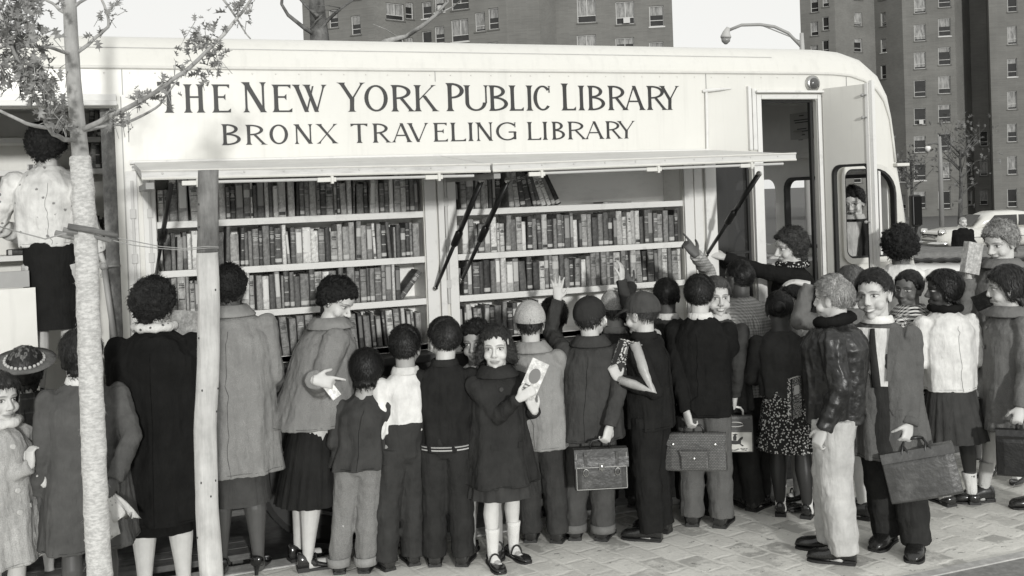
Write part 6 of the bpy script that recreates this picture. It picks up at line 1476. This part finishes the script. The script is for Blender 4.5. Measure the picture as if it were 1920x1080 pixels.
P9 = person('boy in a white shirt and dark trousers with his head turned to the shelves', (768, 612), foot=(748, 1060), lean=.06, a=200, ha=165, sk=S_T, hr=('short', .014, 1200), upper=shirt(t=.72, hem=.565, w=.104, hw=.094, hdp=.072, fold=.005, slr=1.1), lower=dict(kind='trousers', t=.045, w=1.08, tuck=1), collar=('shirt', .72), L=('down', {'curl': .5}), R=('loc', .10, .2, .72))
P10 = person('boy in a black sweater with a striped hem band holding books at his side', (830, 597), foot=(843, 1056), lean=.05, a=172, ha=200, sk=S_P, hr=('short', .02, 1400), upper=swt(t=.022, hem=.468, hemband=[.03, .45, .03, .35, .03], w=.112, hw=.104), lower=dict(kind='trousers', t=.032, w=1.05), collar=('shirt', .03), R=('down', {'curl': .7}), L=('loc', -.1, .2, .7))
Mx = hold(P10.gR+Vector((0, 0, -.03))-P10.r*.02, P10, 1.15, 0, .06); flatbook('pale exercise book held at the side of the boy in the striped hem sweater', Mx, .16, .21, .022, .55)
P11 = person('girl with dark wavy hair peeping out behind the curly haired girl', (893, 601), H=1.33, a=-10, ha=-18, hroll=.08, sk=skin(.33, .5), hr=('wavy', .014, 1000, .7), upper=coat(t=.30, hem=.5), lower=dict(kind='skirt', t=.1, hem=.3), legs=1, shoes=('mary', .03))
P12 = person('girl with curly hair in a dark double collared coat facing the camera with a booklet', (926, 608), foot=(946, 1052), a=22, ha=-6, sk=skin(.60, .55), hr=('locks', .05, 2400, .8), upper=coat(t=.035, hem=.335, w=.108, d=.08, hw=.158, hdp=.13, buttons=2, bsp=.06, bt=.06, waist=.03), lower=dict(kind='skirt', t=.05, hem=.285, flare=1.5), legs=1, socks=(.70, .155), shoes=('mary', .02), collar=('coat', .035), stance=(-.03, .03), R=('px', 972, 748, -.16, {'curl': .7, 'dir': (.75, .45, -.1), 'nrm': (.3, -.2, 1)}), L=('px', 1003, 772, -.10, {'curl': .8, 'dir': (-.35, .85, -.1), 'nrm': (-.3, 0, 1)}))
m = MB(); HMl = P12.root.matrix_world.inverted() @ P12.HM; c0 = HMl @ Vector((-.070*P12.s, .055*P12.s, .055*P12.s)); m.tube([c0, c0+Vector((0, .01, -.03))], [.006, .004], 6); m.build('hair_clip', chrome(.6), P12.root)
Mx = frame_at(atD(1000, 712, proj(P12.base)[2]-.20), P12.r, P12.v, -.3) @ Matrix.Rotation(.42, 4, 'Y') @ Matrix.Rotation(-.15, 4, 'X'); flatbook('thin pale booklet held up by the girl facing the camera', Mx, .095, .215, .006, .60, pat='cover', name='booklet', cat='booklet')
person('boy in a light tweed cap and light coat seen from behind', (988, 565), foot=(1022, 1012), a=170, ha=182, sk=S_P, hr=('cap', .03, 400), cap='beanie', foff=.30, upper=coat(t=.30, hem=.395, w=.125, d=.095, hw=.135, hdp=.105, pat='tweed', t2=.24, flute=.6), lower=dict(kind='trousers', t=.05, w=1.08), collar=('coat', .3), lean=.05, R=('loc', .1, .2, .7), L=('loc', -.1, .18, .7))
person('child with black hair squeezed between the tweed cap and the raised arm', (1037, 560), H=1.36, Yp=6.18, a=178, sk=S_B, hr=('short', .012), upper=jack(t=.3, pat='tweed', t2=.15), lower=dict(kind='trousers', t=.05))
P15 = person('boy in a dark peaked cap and dark coat stretching one arm up to the shelf', (1106, 554), foot=(1105, 1008), lean=.07, a=172, ha=150, hp=-.15, sk=S_P, hr=('cap', .03, 400), cap='cap', foff=.035, upper=coat(t=.06, hem=.415, w=.122, d=.092, hw=.142, hdp=.115, flute=.8), lower=dict(kind='trousers', t=.08, w=1.05, cuff=.15), collar=('coat', .06), L=('px', 1046, 562, .22, {'dir': (0, 1, .2), 'curl': .15, 'spread': .5, 'nrm': (0, .1, 1), 'elbow': (-.1, -.3, -1), 'thumb': .1}), R=('px', 1143, 800, -.20, grip))
briefcase(P15, 'R', .30, .225, .095, 'satchel', .05, 'dark buckled leather satchel with pale stitching held by the boy reaching up', yaw=.12, xo=-.03)
person('child in a pale cap half hidden behind the two boys in dark caps', (1152, 542), H=1.37, Yp=6.05, a=176, sk=S_P, hr=('cap', .10, 400), cap='beanie', foff=.22, upper=jack(t=.05), lower=dict(kind='trousers', t=.04), collar=('shirt', .4), R=('px', 1165, 525, -.1, {'dir': (.1, 1, .3), 'curl': .4}))
P17 = person('boy in a dark cap and black jacket with pale sleeves clasping a composition book', (1214, 545), foot=(1228, 1004), lean=.05, a=250, ha=238, hp=.05, sk=S_P, hr=('cap', .05, 300), cap='cap', foff=.075, upper=jack(t=.018, hem=.45, sleeve_stripe=.36, w=.118, slr=1.05, cuffs=0), lower=dict(kind='trousers', t=.018, w=1.12), collar=('shirt', .02), shoes=('oxford', .02), L=('px', 1160, 712, .0, {'dir': (-.3, .6, .2), 'curl': .8, 'elbow': (0, -.7, -1)}), R=('px', 1178, 560, .25, {'dir': (-.8, .5, .3), 'curl': .3}))
Mx = frame_at(atD(1176, 668, proj(P17.base)[2]-.10), P17.r, P17.v, .35) @ Matrix.Rotation(.30, 4, 'Y') @ Matrix.Rotation(.25, 4, 'X'); flatbook('marbled composition book clasped by the boy with pale sleeve panels', Mx, .15, .185, .02, .1, pat='marble')
person('dark haired boy in a dark jacket behind the capped boy, only his head showing', (1248, 521), H=1.46, Yp=5.98, a=178, ha=190, sk=S_B, hr=('crop', .013), upper=jack(t=.035), lower=dict(kind='trousers', t=.03), collar=('shirt', .6), L=('px', 1185, 535, .0, {'dir': (-.6, .8, .2), 'curl': .25}))
P19 = person('boy in a black pullover over a white collar with grey trousers seen from behind', (1308, 517), foot=(1326, 983), lean=.08, a=172, ha=168, sk=S_P, hr=('short', .016, 1400), upper=jack(t=.014, hem=.445, w=.122, hw=.122), lower=dict(kind='trousers', t=.13, w=1.05, pat='tweed', t2=.1), collar=('shirt', .70), L=('px', 1287, 772, -.22, dict(grip)), R=('loc', .10, .2, .68))
briefcase(P19, 'L', .36, .215, .085, 'croc', .11, 'crocodile patterned school bag with front pocket held by the boy in the black pullover', yaw=-.12, tilt=-.03, xo=.01)
P20 = person('smiling boy in a dark jacket turned back toward the camera with a lunch box', (1338, 521), foot=(1378, 958), a=150, ha=18, hp=-.02, sk=S_PS, hr=('short', .09, 1200), upper=jack(t=.05, hem=.44, w=.112), lower=dict(kind='trousers', t=.04), collar=('shirt', .6), R=('px', 1378, 742, -.1, dict(grip)), socks=(.6, .08), step=.15)
briefcase(P20, 'R', .22, .22, .09, 'lunch', .12, 'metal lunch box with a horse and rider picture and white handle', yaw=.05, xo=.01)
P21 = person('dark haired boy in a light checked jacket reaching far up to the left', (1392, 486), foot=(1416, 944), lean=.1, a=205, ha=232, hp=-.15, sk=S_B, hr=('crop', .012, 1200), upper=jack(t=.42, pat='check', t2=.20, sc=.7, hem=.45, w=.118), lower=dict(kind='trousers', t=.05), L=('px', 1305, 478, -.1, {'dir': (-.6, .8, 0), 'curl': [.1, .9, 1.0, 1.0], 'elbow': (.1, .4, .5), 'nrm': (-.3, -.3, 1)}), R=('loc', .13, .12, .60))
P22 = person('woman in a black coat leaning from the bus doorway with one arm stretched left', (1485, 428), H=1.62, z0=.10, hd=.265, a=-70, ha=-66, hp=.10, kid=False, sk=S_W, hr=('wavy', .05, 1500, .7), upper=coat(t=.014, hem=.35, w=.13, hw=.14), lower=dict(kind='skirt', t=.02, hem=.25), legs=1, shoes=('pump', .02), collar=('scarf', .02, 'print', .6), L=('px', 1330, 474, .02, {'dir': (-.9, .25, 0), 'curl': .25, 'elbow': (0, -.2, -1)}), R=('loc', .05, .2, .62))
P23 = person('girl with pinned black hair in a dark cardigan and flowered skirt seen from behind', (1456, 545), foot=(1490, 966), lean=.06, a=170, ha=178, sk=S_D, hr=('bun', .012, 900), upper=swt(t=.055, hem=.53, w=.110, hw=.104), lower=dict(kind='skirt', t=.03, t2=.62, pat='print', hem=.30, flare=1.5, pleats=12), legs='stocking', socks=(.72, .135), shoes=('strap', .02), L=('loc', -.13, .10, .58), R=('loc', .13, .06, .56, {'curl': .9}))
Mx = frame_at(atD(1490, 745, proj(P23.base)[2]-.20), P23.r, P23.v, 1.2) @ Matrix.Rotation(.03, 4, 'Y'); flatbook('marbled notebook tucked between the flowered skirt and the leather jacket', Mx, .17, .24, .018, .1, pat='marble')
person('girl with dark hair and a pale flowered dress behind the girl with pinned hair', (1492, 530), H=1.40, Yp=5.62, a=-60, ha=-50, sk=S_P, hr=('bob', .02, 900), upper=swt(t=.5, pat='floral', t2=.2), lower=dict(kind='skirt', t=.4, hem=.3), legs=1, shoes=('mary', .03))
P25 = person('girl with brown hair in a grey coat hidden behind the two boys in front', (1597, 500), foot=(1628, 965), a=-120, ha=205, sk=S_P, hr=('bob', .09, 900), upper=coat(t=.14, hem=.36, w=.11), lower=dict(kind='skirt', t=.25, hem=.29), legs=1, shoes=('oxford', .03), L=('px', 1516, 533, -.02, {'dir': (-.95, .2, 0), 'curl': .35, 'elbow': (0, 0, -1), 'nrm': (0, -1, .2)}), R=('loc', .1, .1, .6))
P26 = person('fair haired boy in a leather jacket with fur collar and pale trousers', (1566, 516), foot=(1566, 1043), a=-98, ha=-112, hp=.0, sk=S_P, hr=('short', .34, 2000), upper=jack(t=.014, pat='leather', t2=.05, hem=.485, w=.112, d=.118, hw=.092, hdp=.096, fold=.014, rough=.35, slr=1.2), lower=dict(kind='trousers', t=.46, w=1.18, fold=.010), collar=('fur', .014), shoes=('oxford', .02), socks=(.7, .09), step=.06, L=('loc', -.15, .02, .485, {'curl': .9}), R=('down',))
P27 = person('smiling boy in an open grey overcoat and dark tie holding a large briefcase', (1636, 507), foot=(1690, 1028), hd=.258, a=-14, ha=-24, hroll=.08, sk=S_PS, hr=('short', .02, 1600), upper=coat(t=.13, hem=.335, w=.118, d=.095, hw=.140, hdp=.115, front=.72, tie=1, cuff=.12, pat='tweed', t2=.1, flute=.9), lower=dict(kind='trousers', t=.035, w=1.15), collar=('shirt', .72), shoes=('oxford', .02), L=('px', 1704, 795, -.08, dict(grip)), R=('down', {'curl': .6}), stance=(.03, -.03))
briefcase(P27, 'L', .37, .265, .10, 'soft', .07, 'large soft worn leather briefcase held by the smiling boy in the overcoat', yaw=.1, tilt=-.20, xo=.04)
P28 = person('woman with thick black curly hair and white blouse with her back to the camera', (1687, 430), H=1.70, Yp=5.95, a=178, kid=False, sk=S_B2, hr=('curly', .010, 2200, 1.35), upper=shirt(t=.70, hem=.5, w=.115), lower=dict(kind='skirt', t=.05, hem=.25), legs=1, shoes=('pump', .02))
P29 = person('girl in a black and white houndstooth jacket glancing back at the camera', (1706, 506), H=1.46, a=-120, ha=-28, hp=.02, hroll=-.05, sk=skin(.13, .75, eyes=1), hr=('up', .012, 1000), upper=jack(t=.02, pat='check', t2=.62, sc=.9, hem=.45, w=.115, d=.10), lower=dict(kind='skirt', t=.16, hem=.31), legs=1, shoes=('mary', .03), collar=('coat', .02, 'check', .62))
P30 = person('girl in a white jacket and dark pleated skirt looking left', (1768, 507), foot=(1796, 943), a=-150, ha=-75, sk=S_D, hr=('bob', .010, 1000), upper=jack(t=.70, hem=.49, w=.118, hw=.115), lower=dict(kind='skirt', t=.06, hem=.275, flare=1.45, pleats=20), legs=1, socks=(.7, .13), shoes=('mary', .03), collar=('scarf', .014), R=('loc', .12, .13, .60), L=('loc', -.13, .14, .62))
q = P29.root.matrix_world.inverted() @ atD(1737, 523, proj(P29.base)[2]-.02); m = MB(); m.ell(q+Vector((.022, 0, .008)), (.022, .012, .014)); m.ell(q+Vector((-.022, 0, -.006)), (.022, .012, .014)); m.ell(q, .009); m.build('hair_bow', fabric(.72), P29.root, smooth=True)
person('child in a pale top behind the girl in the white jacket', (1812, 548), H=1.30, Yp=5.95, a=-150, sk=S_D, hr=('bob', .012), upper=jack(t=.60, hem=.44), lower=dict(kind='skirt', t=.07, hem=.3), legs=1, shoes=('oxford', .02), step=.1)
P31 = person('blonde woman in a grey coat holding up a closed book', (1878, 416), H=1.73, Yp=5.50, hd=.262, a=-28, ha=-38, hp=.25, kid=False, sk=S_W, hr=('set', .34, 1800, .8), upper=coat(t=.17, hem=.33, w=.135, hw=.15, buttons=4, br=.018, bt=.06), lower=dict(kind='skirt', t=.1, hem=.25), legs=1, shoes=('pump', .02), collar=('coat', .17), R=('px', 1816, 520, -.15, {'dir': (0, 1, 0), 'curl': .7, 'elbow': (.3, 0, -1), 'nrm': (1, .2, 0)}), L=('loc', -.12, .14, .55))
Mx = frame_at(atD(1822, 484, proj(P31.gR)[2]-.03), P31.r, P31.v, .75) @ Matrix.Rotation(.22, 4, 'Y'); flatbook('closed pale book held up by the blonde woman', Mx, .12, .21, .045, .40, name='book', cat='held book')
P32 = person('girl with a dark bob in a grey tweed coat in profile at the right edge', (1892, 497), foot=(1893, 945), hd=.258, a=-62, ha=-86, hp=.08, sk=S_P, hr=('bob', .035, 1600, .75), upper=coat(t=.17, pat='tweed', t2=.12, hem=.325, w=.118, d=.095, hw=.142, hdp=.12, buttons=2, bt=.1), lower=dict(kind='skirt', t=.1, hem=.34), legs=1, socks=(.5, .17), shoes=('oxford', .03), collar=('coat', .17), step=.18, R=('px', 1830, 745, -.1, {'curl': .4}), L=('px', 1912, 765, -.12, dict(grip)))
briefcase(P32, 'L', .34, .27, .09, 'plain', .012, 'stiff black briefcase held by the girl in the grey tweed coat', yaw=.05, xo=.05)
Mx = frame_at(atD(1848, 562, proj(P32.base)[2]+.25), P32.r, P32.v, .2) @ Matrix.Rotation(1.15, 4, 'Y'); flatbook('small black book held close to the girl in the tweed coat', Mx, .10, .15, .02, .03, name='book', cat='held book')
P33 = person('woman in spectacles and dark coat seated at the wheel behind the cab window', (1600, 350), H=1.60, Yp=YB+.40, a=-15, ha=-14, hp=.18, hroll=.06, kid=False, sk=S_W, hr=('curly', .018, 900, .6), upper=coat(t=.03, hem=.46, front=.5), lower=dict(kind='skirt', t=.03, hem=.3), legs=1, shoes=('pump', .02), collar=('shirt', .5), R=('loc', .08, .18, .60), L=('loc', -.10, .18, .60))
m = MB(); Hm_ = P33.root.matrix_world.inverted() @ P33.HM
for sx_ in (-1, 1): m.tube([Hm_ @ Vector((sx_*.031+.021*math.cos(a_), .098, .003+.017*math.sin(a_))) for a_ in np.linspace(0, 2*PI, 18)], [.0018]*18, 6, cap=False); m.tube([Hm_ @ Vector((sx_*.052, .098, .008)), Hm_ @ Vector((sx_*.078, .01, .006))], [.0018]*2, 6)
m.tube([Hm_ @ Vector((-.010, .099, .006)), Hm_ @ Vector((.010, .099, .006))], [.0018]*2, 6); m.build('spectacles', paint(.35, .3), P33.root)
q = gat(1805, 26); P34 = person('elderly man in a long black coat standing in the street before the parked cars', (1805, 407), H=1.62, z0=q[2], a=25, kid=False, sk=S_P, hr=('crop', .4, 200), upper=coat(t=.012, hem=.3, w=.15, hw=.17, vox=.01), lower=dict(kind='trousers', t=.02), vox=.012)
